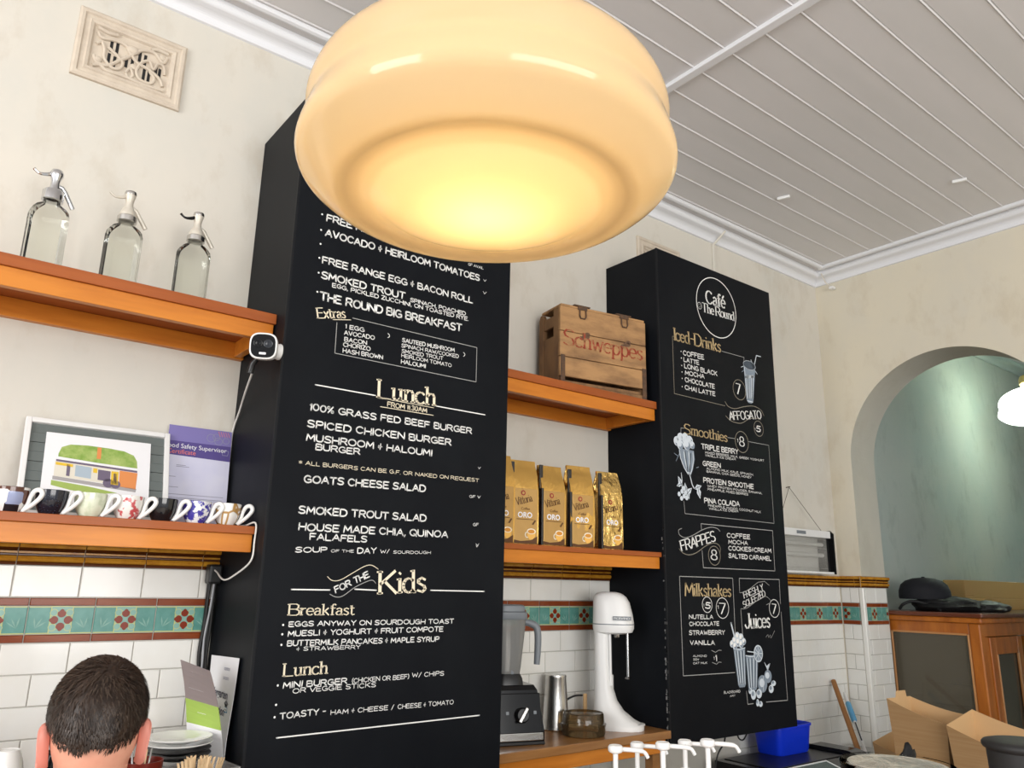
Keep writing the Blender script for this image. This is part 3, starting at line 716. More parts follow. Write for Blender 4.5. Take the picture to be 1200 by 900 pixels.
d.flat([(2.462, 2.055), (2.556, 2.055), (2.560, 2.02), (2.545, 1.975), (2.532, 1.952), (2.512, 1.952), (2.486, 1.99), (2.464, 2.03)], 1); d.X = d.X @ Matrix.Translation((0, -.0003, 0))
for q in (-1, -.35, .35, 1): d.ribbon([(2.508+q*.042, 2.048), (2.511+q*.040, 2.015), (2.516+q*.026, 1.98), (2.521+q*.008, 1.955)], .006 if abs(q) < 1 else .004, 0)
d.ribbon([(2.500, 2.045), (2.513, 1.965)], .006, 2); d.ribbon([(2.535, 2.04), (2.525, 1.965)], .006, 2)
for bx, bz, br_ in ((2.452, 2.083, .020), (2.475, 2.098, .022), (2.503, 2.101, .022), (2.530, 2.094, .021), (2.545, 2.078, .016), (2.470, 2.070, .020), (2.512, 2.076, .024)):
    d.disc(bx, bz, br_, 0); d.X = d.X @ Matrix.Translation((0, -.00012, 0)); d.disc(bx+.004, bz-.005, br_*.72, 1); d.X = d.X @ Matrix.Translation((0, -.00012, 0)); d.disc(bx-.003, bz+.003, br_*.6, 0)
d.ribbon([(2.522, 1.952), (2.536, 1.912), (2.548, 1.898)], .005, 0); d.ribbon([(2.47, 1.955), (2.474, 1.92)], .0035, 0)
for lx, lz, an, ln in ((2.462, 1.918, 120, .05), (2.455, 1.905, 200, .035), (2.492, 1.895, 95, .045), (2.505, 1.875, -70, .05), (2.515, 1.885, 40, .045), (2.570, 1.905, 20, .05), (2.575, 1.885, -75, .055)):
    dx, dz = math.cos(math.radians(an))*ln, math.sin(math.radians(an))*ln
    d.flat([(lx-dx/2, lz-dz/2), (lx-dz*.25, lz+dx*.25), (lx+dx/2, lz+dz/2), (lx+dz*.25, lz-dx*.25)], 0); d.X = d.X @ Matrix.Translation((0, -.0001, 0)); d.ribbon([(lx-dx/2, lz-dz/2), (lx+dx*.3, lz+dz*.3)], .003, 2)
for bx, bz in ((2.452, 1.868), (2.470, 1.880), (2.482, 1.862), (2.466, 1.852), (2.490, 1.876), (2.478, 1.893), (2.497, 1.856)): d.disc(bx, bz, .0095, 0, 12)
d.ribbon([(2.43, 2.03), (2.455, 2.02)], .003, 1); d.ribbon([(2.44, 2.0), (2.46, 2.03)], .003, 1); d.ribbon([(2.565, 1.985), (2.58, 1.99)], .003, 1)
wpart('chalk_drawing', d, PAL, brd)
d = drawing()                                                     # milkshake, juice and fruit
def tall_glass(x0, x1, zt, xb0, xb1, zb):
    d.flat([(x0, zt), (x1, zt), (xb1, zb+.01), (xb1-.008, zb), (xb0+.008, zb), (xb0, zb+.01)], 1); d.X = d.X @ Matrix.Translation((0, -.0002, 0))
    for q in (.12, .34, .62, .88): d.ribbon([(x0+(x1-x0)*q, zt-.01), (xb0+(xb1-xb0)*q, zb+.012)], .0055 if q in (.34, .62) else .0035, 0)
    for q in (.22, .48, .76): d.ribbon([(x0+(x1-x0)*q, zt-.014), (xb0+(xb1-xb0)*q, zb+.014)], .005, 2)
    d.ribbon([(x0, zt), ((x0+x1)/2, zt-.006), (x1, zt)], .004, 0)
tall_glass(2.756, 2.832, 1.272, 2.776, 2.826, 1.122)
tall_glass(2.834, 2.918, 1.242, 2.842, 2.900, 1.106)
d.ribbon([(2.748, 1.370), (2.766, 1.318)], .008, 0)
for bx, bz, br_ in ((2.748, 1.290, .014), (2.765, 1.302, .016), (2.785, 1.318, .017), (2.808, 1.312, .017), (2.825, 1.297, .014), (2.786, 1.296, .018), (2.806, 1.288, .016), (2.765, 1.282, .015)):
    d.disc(bx, bz, br_, 0); d.X = d.X @ Matrix.Translation((0, -.0001, 0)); d.disc(bx+.003, bz-.004, br_*.6, 1); d.X = d.X @ Matrix.Translation((0, -.0001, 0)); d.disc(bx-.002, bz+.003, br_*.5, 3)
d.disc(2.918, 1.247, .031, 0, 24, .034); d.X = d.X @ Matrix.Translation((0, -.0002, 0)); d.disc(2.918, 1.247, .026, 1, 24, .029); d.X = d.X @ Matrix.Translation((0, -.0002, 0))
for k in range(8): d.ribbon([(2.918, 1.247), (2.918+.025*math.cos(k*math.pi/4), 1.247+.028*math.sin(k*math.pi/4))], .003, 0)
d.ribbon([(2.845, 1.258), (2.90, 1.252)], .004, 0)
for bx, bz, rx_, rz_, m_ in ((2.935, 1.128, .032, .034, 1), (2.975, 1.155, .026, .026, 1), (2.992, 1.105, .017, .016, 0), (3.010, 1.126, .017, .011, 0), (2.868, 1.090, .017, .019, 0), (2.906, 1.092, .019, .018, 0), (2.848, 1.106, .012, .012, 0), (2.892, 1.058, .010, .014, 0), (2.912, 1.052, .013, .011, 0)):
    d.disc(bx, bz, rx_, m_, 20, rz_); d.X = d.X @ Matrix.Translation((0, -.00012, 0)); d.disc(bx-.004, bz+.004, rx_*.55, 0 if m_ else 1, 16, rz_*.5); d.X = d.X @ Matrix.Translation((0, -.00012, 0))
d.ribbon([(2.935, 1.10), (2.94, 1.158)], .003, 0)
d.flat([(2.972, 1.178), (2.950, 1.215), (2.968, 1.196), (2.984, 1.205), (2.980, 1.190)], 0); d.ribbon([(2.972, 1.178), (2.99, 1.205)], .004, 0)
wpart('chalk_drawing', d, PAL, brd)
# spots inside the little @ of the logo are part of its ring; scuffs on the worn left edge
s = MB(); rr = random.Random(3)
for k in range(46):
    z = .95+abs(rr.gauss(0, .35)); z = min(z, 2.8); w = rr.uniform(.002, .006)
    s.box(2.3608, YR-.0006+rr.uniform(0, .012), z, 2.3622, YR+.006+rr.uniform(0, .010), z+w*rr.uniform(1, 3))
wpart('edge_scuffs', s, mat('bare_edge_scuffs', (.20, .20, .20), .8), brd)

# ================================================================== lamps
def pendant(loc, R, label, power, name='pendant_lamp', shield=True, shade=None):
    s = R/.2
    r = thing(name, label, 'lamp', loc)
    prof = [(0, -.055), (.03, -.0545), (.06, -.0525), (.09, -.048), (.108, -.0425), (.119, -.0375), (.126, -.0355), (.135, -.0335), (.144, -.0338), (.152, -.0355), (.160, -.0350), (.169, -.0310), (.178, -.0255),
            (.187, -.0185), (.196, -.010), (.2, 0), (.199, .010), (.196, .020), (.193, .029), (.1915, .036), (.1925, .044), (.1935, .053), (.192, .064), (.186, .078), (.175, .092), (.157, .106), (.134, .117),
            (.110, .125), (.094, .130), (.087, .136), (.085, .146), (.087, .152), (.087, .160)]
    # refine the profile
    prof = smooth_path(prof, 3)
    sh = mesh('glass_shade', MB().lathe([(max(a, 1e-4)*s, b*s) for a, b in prof], 96, cap=False), shade or M_opal, r)
    mesh('fitter', MB().lathe([(.055*s, .205*s), (.088*s, .190*s), (.093*s, .175*s), (.093*s, .152*s), (.090*s, .150*s), (.0, .150*s)][::-1], 40), M_brass, r)
    mesh('bulb', MB().lathe([(1e-4, -.030), (.018, -.028), (.030, -.016), (.034, 0), (.030, .016), (.020, .026), (.010, .034), (1e-4, .036)], 24).at(), power, r).location = (0, 0, .012*s)
    if shield: mesh('lampholder', MB().lathe([(.018, .150*s), (.020, .085*s), (.030, .072*s), (.050, .040*s), (.052, .036*s), (.048, .038*s), (.026, .072*s), (.012, .090*s)], 40, cap=False), M_plastic, r)  # unseen flared skirt added to keep bulb light off the upper tier
    mesh('rod', MB().tube([(0, 0, .20*s), (0, 0, ZC-loc[2]-.03)], .008, 12), M_brass, r)
    mesh('ceiling_rose', MB().lathe([(.012, ZC-loc[2]-.045), (.045, ZC-loc[2]-.035), (.058, ZC-loc[2]-.012), (.060, ZC-loc[2])], 32), M_brass, r)
    return r
def opal(nm='opal_glass', tint=(1.0, .74, .40), body=(.80, .68, .50)):
    m = bpy.data.materials.new(nm); m.use_nodes = True; N = m.node_tree.nodes; L = m.node_tree.links; N.remove(N['Principled BSDF'])
    tl = N.new('ShaderNodeBsdfTranslucent'); tl.inputs[0].default_value = (*tint, 1)
    df = N.new('ShaderNodeBsdfDiffuse'); df.inputs[0].default_value = (*body, 1)
    gl = N.new('ShaderNodeBsdfGlossy'); gl.inputs['Roughness'].default_value = .08
    m1 = N.new('ShaderNodeMixShader'); m1.inputs[0].default_value = .68; L.new(df.outputs[0], m1.inputs[1]); L.new(tl.outputs[0], m1.inputs[2])
    fr = N.new('ShaderNodeFresnel'); fr.inputs[0].default_value = 1.45; m2 = N.new('ShaderNodeMixShader')
    L.new(fr.outputs[0], m2.inputs[0]); L.new(m1.outputs[0], m2.inputs[1]); L.new(gl.outputs[0], m2.inputs[2]); L.new(m2.outputs[0], N['Material Output'].inputs[0]); return m
M_opal = opal()
M_brass = mat('aged_brass', (.55, .36, .14), .3, metal=1)
M_bulb = mat('lit_bulb', (1, .9, .7), .5, emit=((1.0, .86, .58), 10))
M_bulb2 = mat('lit_cool_bulb', (1, .95, .8), .5, emit=((.86, 1.0, .97), 1150))
pendant((.414, .584, 1.905), .1895, 'large lit opal glass pendant lamp hanging close in front of the menu board', M_bulb)
pendant((6.06, 1.885, 2.712), .278, 'small looking lit pendant lamp seen through the arch at the right', M_bulb2, shield=False, shade=opal('cool_opal_glass', (.98, 1.0, .84), (.80, .84, .80)))

# ================================================================== wall shelves
def shelf(x0, x1, yf, zt, label, back=True, end=False, screws=0, tt=.030, fd=.078):
    r = thing('wall_shelf', label, 'shelf', ((x0+x1)/2, W-.13, zt))
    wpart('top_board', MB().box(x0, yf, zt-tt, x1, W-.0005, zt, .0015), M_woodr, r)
    wpart('fascia', MB().box(x0, yf+.008, zt-fd, x1-.004, yf+.030, zt-tt-.0002, .0015), M_wood, r)
    if back: wpart('wall_cleat', MB().box(x0, W-.024, zt-.082, x1, W-.0005, zt-.0302, .0015), M_wood, r)
    if end: wpart('end_block', MB().box(x1-.03, yf+.0305, zt-.078, x1-.008, W-.0245, zt-.0302, .001), M_wood, r)
    if screws:
        mb = MB()
        for i in range(screws):
            mb.at(x0+(x1-x0)*(i+.6)/(screws+.2), yf+.0095, zt-.055+.006*math.sin(i*2.3), rx=math.pi/2); mb.lathe([(.0036, 0), (.0036, .0008), (1e-4, .0010)], 10)
        wpart('screw_heads', mb, M_steel, r)
    return r
ZS1, ZS0 = 2.240, 1.6400
shelf(-1.6, .7645, 2.098, ZS1, 'upper orange timber shelf on the left wall carrying three glass soda siphons', end=True)
shelf(-1.6, .7645, 2.098, ZS0, 'lower orange timber shelf on the left wall carrying patterned cups', back=False, tt=.021, fd=.068)
shelf(1.5525, 2.3600, 2.090, 2.235, 'orange timber shelf between the menu boards holding the old wooden crate', end=True, screws=6)
shelf(1.5525, 2.3600, 2.085, 1.636, 'orange timber shelf between the menu boards holding gold coffee bags', back=False, tt=.018, fd=.062)

# ------------------------------------------------------------------ soda siphons
def siphon(x, y, s, label, style):
    r = thing('soda_siphon', label, 'soda siphon', (x, y, ZS1), .15, 'soda siphons on the upper shelf')
    seg = 11; prof = [(.042, 0), (.0475, .004), (.048, .02), (.048, .158), (.0475, .168), (.0445, .180), (.037, .190), (.028, .197), (.0205, .202), (.0195, .214)]
    mb = MB(); vs_ = []
    mb.lathe([(a*s, b*s) for a, b in prof], seg, smooth=False, cap=False)
    mb.lathe([(max((a-.0035), 1e-4)*s, (b if i else .006)*s) for i, (a, b) in enumerate([(.0040, 0)]+prof[1:])], seg, smooth=False, cap=False)
    mesh('bottle', mb, M_clear, r)
    mesh('glass_base', MB().lathe([(.040*s, .0002), (.0452*s, .004*s), (.0452*s, .006*s), (.041*s, .008*s)], seg, smooth=False), M_clear, r)
    metal, ring, lev = {'chrome': (M_chrome, M_chrome, M_chrome), 'cream': (M_pewter, M_steel, M_pewter), 'black': (M_pewter, M_steel, M_blackg)}[style]
    z = .2100*s
    mesh('collar', MB().lathe([(.020*s, z), (.0255*s, z+.001), (.0255*s, z+(.026 if style == 'chrome' else .015)*s), (.0225*s, z+(.030 if style == 'chrome' else .018)*s), (.012*s, z+.031*s)], 28), ring, r)
    k_ = .90; hp = [(.021, .016), (.022, .026), (.017, .040), (.0115, .052), (.0105, .066), (.012, .078), (.0145, .088), (.0145, .095), (.010, .1005), (1e-4, .102)] if style != 'chrome' else \
         [(.013, .030), (.0115, .045), (.0105, .060), (.0125, .070), (.016, .080), (.0165, .088), (.013, .097), (.006, .101), (1e-4, .102)]
    hd = mesh('head', MB().lathe([(a*s, z+b*s*.91) for a, b in hp], 24), metal, r)
    if style != 'chrome': mesh('cap', MB().lathe([(.015*s, z+.083*s), (.0158*s, z+.088*s), (.0145*s, z+.093*s), (1e-4, z+.0945*s)], 20), ring, r)
    lp = smooth_path([(-.010*s, 0, z+.078*s), (-.022*s, 0, z+.070*s), (-.040*s, 0, z+.066*s), (-.054*s, 0, z+.074*s)], 5)
    mesh('lever', MB().tube(lp, [(.0042+.001*math.sin(i*.4))*s for i in range(len(lp))], 8), lev, r)
    sp = [(.010*s, 0, z+.046*s), (.020*s, 0, z+.042*s), (.052*s, 0, z-.002*s)] if style != 'chrome' else [(.008*s, 0, z+.046*s), (.018*s, 0, z+.045*s), (.026*s, 0, z+.036*s), (.050*s, 0, z-.004*s)]
    mesh('spout', MB().tube(sp, .0062*s, 12), metal, r)
    return r
siphon(.183, 2.222, 1.0, 'largest glass soda siphon with all chrome head, leftmost on upper shelf', 'chrome')
siphon(.364, 2.222, .985, 'glass soda siphon with cream head and lever, middle of the three', 'cream')
siphon(.549, 2.222, .970, 'glass soda siphon with cream head and black lever, rightmost of three', 'black')

# ------------------------------------------------------------------ security camera
r = thing('security_camera', 'white security camera with black face under the end of the upper left shelf', 'security camera', (.7645, 2.045, 2.115))
d0 = Vector((-.44, -.86, -.14)).normalized()
mb = MB(); mb.X = Matrix.Translation((-.0005, 0, 0)) @ Matrix.Rotation(-math.pi/2, 4, 'Y'); mb.lathe([(.022, 0), (.023, .004), (.019, .014), (.012, .022)], 28); mesh('wall_mount', mb, M_plastic, r)
R_ = d0.to_track_quat('Z', 'Y').to_matrix().to_4x4(); cpos = Vector((-.062, -.045, -.008))
mb = MB().tube([(-.014, 0, 0), (-.030, -.004, -.001), cpos-d0*.012], .010, 12); mesh('ball_arm', mb, M_plastic, r)
def rsq(w, h, z, n=40, p=3.2):
    return [(w*math.copysign(abs(math.cos(t))**(2/p), math.cos(t)), h*math.copysign(abs(math.sin(t))**(2/p), math.sin(t)), z) for t in [2*math.pi*k/n for k in range(n)]]
mb = MB(); mb.X = Matrix.Translation(cpos) @ R_
mb.loft([rsq(.018, .018, -.034), rsq(.031, .031, -.027), rsq(.035, .035, -.010), rsq(.036, .036, .018), rsq(.035, .035, .023), rsq(.0325, .0325, .024)]); body = mesh('body', mb, M_plastic, r)
mb = MB(); mb.X = Matrix.Translation(cpos) @ R_; mb.loft([rsq(.0315, .0315, .0235), rsq(.0310, .0310, .0255)]); face = mesh('face', mb, M_blackg, r)
for nm, fx, fy, rad, m_ in (('lens', -.013, .006, .0115, mat('smoky_lens', (.02, .022, .028), .15)), ('sensor', .013, .006, .0115, M_blackg)):
    mb = MB(); mb.X = Matrix.Translation(cpos) @ R_ @ Matrix.Translation((-fx, fy, 0)); mb.lathe([(rad, .0252), (rad, .0268), (rad*.8, .0274), (rad*.5, .0268), (rad*.3, .0264), (1e-4, .0262)], 24); mesh(nm, mb, m_, r)
mb = MB(); mb.X = Matrix.Translation(cpos) @ R_; mb.box(-.009, -.0235, .0253, .009, -.0175, .0268, .0015); mesh('spotlight', mb, M_paper, r)
mb = MB().tube([cpos+Vector((-.005, .022, -.024)), cpos+Vector((-.013, .040, -.040)), cpos+Vector((-.016, .045, -.066))], [.006, .0085, .0085], 10); mesh('plug_block', mb, M_blackp, r)
c = tag(mesh('power_cable', MB().tube(smooth_path([(.693, 2.045, 2.044), (.725, 2.18, 2.02), (.754, 2.30, 1.99), (.7605, 2.369, 1.92), (.7605, 2.369, 1.75), (.7605, 2.369, 1.66)], 6), .0028, 8), M_cablew),
        'white cable dropping from the security camera along the board edge', 'cable')

# ------------------------------------------------------------------ framed painting and certificate
r = thing('framed_painting', 'white framed watercolour of a cafe front with grey slatted mount, behind the cups', 'picture', (.401, 2.262, ZS0+.0005))
th = math.atan2(.095, .265); T = Matrix.Rotation(-th, 4, 'X')
def lean(mb, dy=0.0): mb.X = T @ Matrix.Translation((0, dy, 0)); return mb
fw, fh, ft = .178, .274, .014
mb = lean(MB()); mb.box(-fw, -.012, 0, -fw+ft, .006, fh, .002); mb.box(fw-ft, -.012, 0, fw, .006, fh, .002); mb.box(-fw+ft, -.012, 0, fw-ft, .006, ft, .002); mb.box(-fw+ft, -.012, fh-ft, fw-ft, .006, fh, .002)
mesh('picture_frame', mb, M_plastic, r)
mb = lean(MB())
for k in range(9): mb.box(-fw+ft, -.004-.0015*(k % 2), ft+k*(fh-2*ft)/9, fw-ft, .004, ft+(k+1)*(fh-2*ft)/9-.0012, .0004)
mesh('slatted_mount', mb, mat('grey_green_slats', (.125, .145, .140), .5), r)  # slats shape a weatherboard reflection into the grey mount
mb = lean(MB()); mb.box(-.128, -.0075, .035, .128, -.0045, .236); mesh('painting_sheet', mb, M_paper, r)
PAINT = [mat('paint_leaf_green', (.22, .36, .07), .9, noise_=((40, 40, 40), 4, (.40, .50, .16), .35, .65)), mat('paint_cream', (.72, .68, .58), .9), mat('paint_yellow', (.75, .50, .05), .9), mat('paint_violet_grey', (.16, .13, .19), .9),
         mat('paint_orange', (.72, .27, .09), .9), mat('paint_pale_blue', (.40, .48, .55), .9), mat('paint_grass', (.35, .46, .12), .9), mat('paint_pavement', (.38, .36, .36), .9)]
mb = lean(MB(), -.0080)
mb.flat([(-.096, .176), (-.090, .196), (-.07, .206), (-.03, .2085), (.02, .207), (.06, .203), (.085, .193), (.094, .176), (.096, .155), (.0, .160), (-.096, .168)], 0)
mb.flat([(-.100, .160), (.096, .148), (.096, .142), (-.100, .154)], 3); mb.flat([(-.102, .154), (.050, .145), (.050, .100), (-.102, .112)], 1)
mb.flat([(.052, .144), (.097, .141), (.094, .092), (.052, .097)], 4); mb.flat([(-.104, .112), (.096, .094), (.094, .084), (-.104, .102)], 7); mb.flat([(-.106, .100), (-.02, .090), (.05, .078), (.0, .070), (-.06, .076), (-.106, .086)], 6)
mb.at(); lean(mb, -.0083)
mb.flat([(-.100, .152), (-.060, .149), (-.060, .141), (-.100, .144)], 2); mb.flat([(-.054, .148), (-.016, .145), (-.016, .112), (-.054, .116)], 5); mb.flat([(-.012, .144), (-.002, .143), (-.002, .130), (-.012, .131)], 2)
mb.flat([(.0, .141), (.030, .139), (.030, .108), (.0, .111)], 3); mb.flat([(.032, .140), (.050, .139), (.050, .100), (.032, .101)], 2); mb.flat([(-.074, .148), (-.066, .147), (-.066, .114), (-.074, .115)], 3)
mb.flat([(.038, .134), (.046, .133), (.046, .103), (.038, .104)], 3); mb.disc(.026, .104, .013, 3, 16); mb.disc(.044, .102, .012, 3, 16); mb.flat([(-.006, .206), (.004, .206), (.004, .172), (-.006, .172)], 4)
mesh('watercolour', mb, PAINT, r, fix=False)
r = thing('certificate', 'purple and white food safety certificate standing beside the framed painting', 'certificate', (.667, 2.332, ZS0+.0005))
T = Matrix.Rotation(-.09, 4, 'X')
mb = lean(MB()); mb.box(-.090, -.001, 0, .090, .001, .292); mesh('sheet', mb, mat('pale_violet_paper', (.60, .60, .76), .7, noise_=((9, 9, 9), 3, (.66, .66, .78), .35, .65)), r)
mb = lean(MB(), -.0014); mb.flat([(-.090, .230), (.090, .226), (.090, .292), (-.090, .292)], 0); mb.at(); lean(mb, -.0017); mb.flat([(-.090, .205), (.090, .200), (.090, .246), (-.090, .246)], 1)
mesh('header_band', mb, [mat('mid_violet_ink', (.20, .17, .42), .6), mat('dark_violet_ink', (.085, .06, .24), .6)], r, fix=False)
M_ink = mat('grey_ink', (.28, .28, .38), .8); M_coral = mat('coral_ink', (.75, .20, .16), .7)
text_mesh('title_text', 'Food Safety Supervisor', .0188, M_paper, r, T @ Matrix.Translation((-.010, -.0022, .226)) @ FRONT)
text_mesh('subtitle_text', 'Certificate', .0188, M_coral, r, T @ Matrix.Translation((-.050, -.0022, .209)) @ FRONT)
mb = lean(MB(), -.0020)
for cx, cz, rr_ in ((.030, .266, .012), (.045, .270, .010), (.052, .258, .011), (.074, .262, .009)): mb.ribbon([(cx+rr_*math.cos(t*math.pi/8), cz+rr_*math.sin(t*math.pi/8)) for t in range(17)], .0014, 0, round_=False)
for q in range(5): mb.ribbon([(.050+q*.007, .288), (.056+q*.007, .274)], .0013, 1)
mb.ribbon([(.064, .232), (.084, .232), (.082, .218), (.067, .218), (.064, .232)], .0014, 0); mesh('line_emblem', mb, [M_ink, M_coral], r, fix=False)
mb = lean(MB(), -.0014)
for zz, a, b in ((.176, -.06, -.035), (.172, -.06, -.025), (.142, -.090, -.06), (.112, -.090, -.05), (.082, -.090, .075), (.078, -.090, .08), (.092, -.090, .078)): mb.ribbon([(a, zz), (b, zz)], .0016, 0)
mesh('fine_print', mb, M_ink, r, fix=False)

# ------------------------------------------------------------------ cups
def vor_mat(name, base, edge, scale, lo, hi, vec=(1, 1, 1), feature='DISTANCE_TO_EDGE'):
    m = mat(name, base, .12, coat=.4); nt = m.node_tree; tc = nt.nodes.new('ShaderNodeTexCoord'); mp = nt.nodes.new('ShaderNodeMapping'); mp.inputs['Scale'].default_value = vec
    v = nt.nodes.new('ShaderNodeTexVoronoi'); v.feature = feature; v.inputs['Scale'].default_value = scale; cr = nt.nodes.new('ShaderNodeValToRGB')
    cr.color_ramp.elements[0].position = lo; cr.color_ramp.elements[1].position = hi; cr.color_ramp.elements[0].color = (*edge, 1); cr.color_ramp.elements[1].color = (*base, 1)
    nt.links.new(tc.outputs['Object'], mp.inputs[0]); nt.links.new(mp.outputs[0], v.inputs['Vector']); nt.links.new(v.outputs['Distance'], cr.inputs[0]); nt.links.new(cr.outputs[0], nt.nodes['Principled BSDF'].inputs['Base Color']); return m
def checks():
    m = mat('patchwork_glaze', (.8, .8, .78), .12, coat=.4); nt = m.node_tree; tc = nt.nodes.new('ShaderNodeTexCoord')
    v = nt.nodes.new('ShaderNodeTexVoronoi'); v.distance = 'CHEBYCHEV'; v.inputs['Scale'].default_value = 34; v.inputs['Randomness'].default_value = .35
    cr = nt.nodes.new('ShaderNodeValToRGB'); cr.color_ramp.interpolation = 'CONSTANT'; e = cr.color_ramp.elements
    e[0].color = (.015, .015, .02, 1); e[1].position = .22; e[1].color = (.80, .80, .78, 1)
    for p, c_ in ((.50, (.10, .035, .02, 1)), (.62, (.80, .80, .78, 1)), (.78, (.30, .34, .52, 1)), (.90, (.72, .50, .36, 1))): q = e.new(p); q.color = c_
    sp = nt.nodes.new('ShaderNodeSeparateColor'); nt.links.new(tc.outputs['Object'], v.inputs['Vector']); nt.links.new(v.outputs['Color'], sp.inputs[0]); nt.links.new(sp.outputs[1], cr.inputs[0]); nt.links.new(cr.outputs[0], nt.nodes['Principled BSDF'].inputs['Base Color']); return m
CUPM = [checks(), vor_mat('navy_speckle_glaze', (.010, .011, .020), (.10, .11, .16), 260, .10, .22, feature='F1'), mat('pale_green_glaze', (.58, .64, .47), .14, coat=.4, noise_=((45, 45, 45), 2, (.72, .76, .60), .40, .55)),
        mat('pink_floral_glaze', (.80, .78, .74), .14, coat=.4, noise_=((42, 42, 42), 3, (.55, .09, .10), .535, .585)), mat('black_glaze', (.008, .008, .010), .08, coat=.5),
        mat('blue_floral_glaze', (.78, .79, .82), .14, coat=.4, noise_=((62, 62, 62), 2, (.06, .05, .34), .47, .53)), vor_mat('brown_vein_glaze', (.80, .79, .75), (.42, .24, .08), 30, .05, .09)]
CUPL = ['patchwork checked cup at the left end of the cup row', 'dark navy speckled cup with white handle', 'pale green patterned cup in front of the framed painting', 'white cup with pink floral pattern',
        'plain glossy black cup with white handle on the shelf', 'white cup with blue floral pattern', 'white cup with brown veined pattern at the shelf end']
CUPX = [.208, .290, .374, .459, .541, .626, .706]
for i in range(7):
    r = thing('coffee_cup', CUPL[i], 'cup', (CUPX[i]-.006, 2.150, ZS0+.0003), 0, 'patterned cups on the lower shelf')
    pr = [(.020, 0), (.0215, .001), (.0225, .004), (.0275, .012), (.0325, .024), (.0352, .038), (.0362, .052), (.0366, .0565), (.0358, .0575), (.0345, .056), (.0335, .042), (.030, .024), (.022, .010), (1e-4, .007)]
    b = mesh('bowl', MB().lathe(pr, 40), CUPM[i], r)
    hp = [(.0285, .0045), (.0375, .0200), (.0415, .0380), (.0480, .0510), (.0580, .0545), (.0650, .0480), (.0635, .0385), (.0550, .0270), (.0430, .0150), (.0300, .0045)]
    hp = smooth_path([(a, 0, z) for a, z in hp], 4); ang = -.46
    mb = MB().at(rz=ang); n_ = len(hp); mb.tube(hp, [.0042+.0016*math.sin(k/n_*3.1) for k in range(n_)], 10); mesh('handle', mb, M_ceramic, r)
c = tag(mesh('charger_cable', MB().tube(smooth_path([(.735, 2.20, 1.6435), (.752, 2.15, 1.6435), (.7600, 2.091, 1.648), (.7605, 2.088, 1.60), (.757, 2.090, 1.55), (.745, 2.16, 1.515), (.735, 2.22, 1.500), (.738, 2.30, 1.522), (.742, 2.352, 1.53)], 6), .0024, 8), M_cablew),
        'thin white cable looped over the end of the cup shelf', 'cable')
r = thing('cable_bundle', 'bundle of black cables hanging down the left edge of the tall board', 'cable', (.750, 2.355, .0))
rr = random.Random(5)
for k in range(4):
    p = [(.738+.006*k+rr.uniform(-.004, .004), 2.359-.003*k+rr.uniform(-.002, .002), z) for z in (1.535, 1.45, 1.38, 1.30, 1.22, 1.12, .60)]
    wpart('cable', MB().tube(smooth_path(p, 5), .0042 if k else .0055, 8), M_rubber, r)
wpart('plug_block', MB().box(.725, 2.318, 1.488, .762, 2.358, 1.542, .006), M_blackp, r)
wpart('pale_cable', MB().tube(smooth_path([(.745, 2.330, 1.50), (.744, 2.338, 1.42), (.738, 2.342, 1.34), (.741, 2.344, 1.25), (.736, 2.345, 1.05)], 5), .0028, 8), mat('grey_cable', (.35, .36, .38), .5), r)

# ================================================================== coffee bags
M_gold = mat('gold_foil', (.78, .47, .13), .26, metal=.9, bump=((26, 26, 18), .55, .012))
M_goldl = mat('satin_gold_label', (.50, .30, .10), .38, metal=.45, bump=((20, 20, 14), .3, .006))
M_goldr = mat('crumpled_bright_foil', (.86, .58, .20), .20, metal=.95, bump=((34, 34, 26), .9, .016))
M_stripe = mat('black_foil_stripe', (.012, .010, .010), .25, coat=.4)
M_brown = mat('brown_print', (.10, .04, .01), .6); M_redp = mat('red_print', (.30, .02, .02), .5); M_crema = mat('crema_print', (.62, .26, .03), .5); M_cupo = mat('orange_cup_print', (.80, .45, .10), .5)
def bag_rings(w, d, h, seed):
    rr = random.Random(seed); rings = []
    for z, a, b in ((0, .97, .94), (.012, 1, 1), (.10, 1.02, 1.03), (.19, 1.0, .98), (.215, .98, .86), (.235, .985, .72), (.262, 1.0, .40), (.278, 1.0, .16), (.290, 1.0, .12), (.2935, .99, .08)):
        ring = []; n = 6
        hx, hy = w/2*a, d/2*b
        pts = []
        for (xa, ya), (xb, yb) in zip([(-1, -1), (1, -1), (1, 1), (-1, 1)], [(1, -1), (1, 1), (-1, 1), (-1, -1)]):
            for k in range(n):
                t = k/n; pts.append((xa+(xb-xa)*t, ya+(yb-ya)*t))
        for (px, py) in pts:
            j = .0018 if .02 < z < .28 else .0006
            tuck = .75 if abs(px) > .99 and abs(py) < .5 and z > .19 else 1
            ring.append((px*hx*tuck+rr.uniform(-j, j), py*hy+rr.uniform(-j, j), z*h/.2935))
        rings.append(ring)
    return rings
BAGP = [(1.690, .0), (1.822, -.02), (1.956, .03), (2.086, -.04), (2.216, .02)]
BAGL = ['gold coffee bag mostly hidden behind the tall board edge', 'leftmost fully visible gold coffee bag on the shelf', 'second fully visible gold coffee bag from the tall board', 'third gold coffee bag, with crumpled shoulder', 'brightly shining crumpled gold coffee bag at the right end']
BAGP = [(1.606, .12), (1.716, -.03), (1.838, .05), (1.984, -.03), (2.130, .05)]
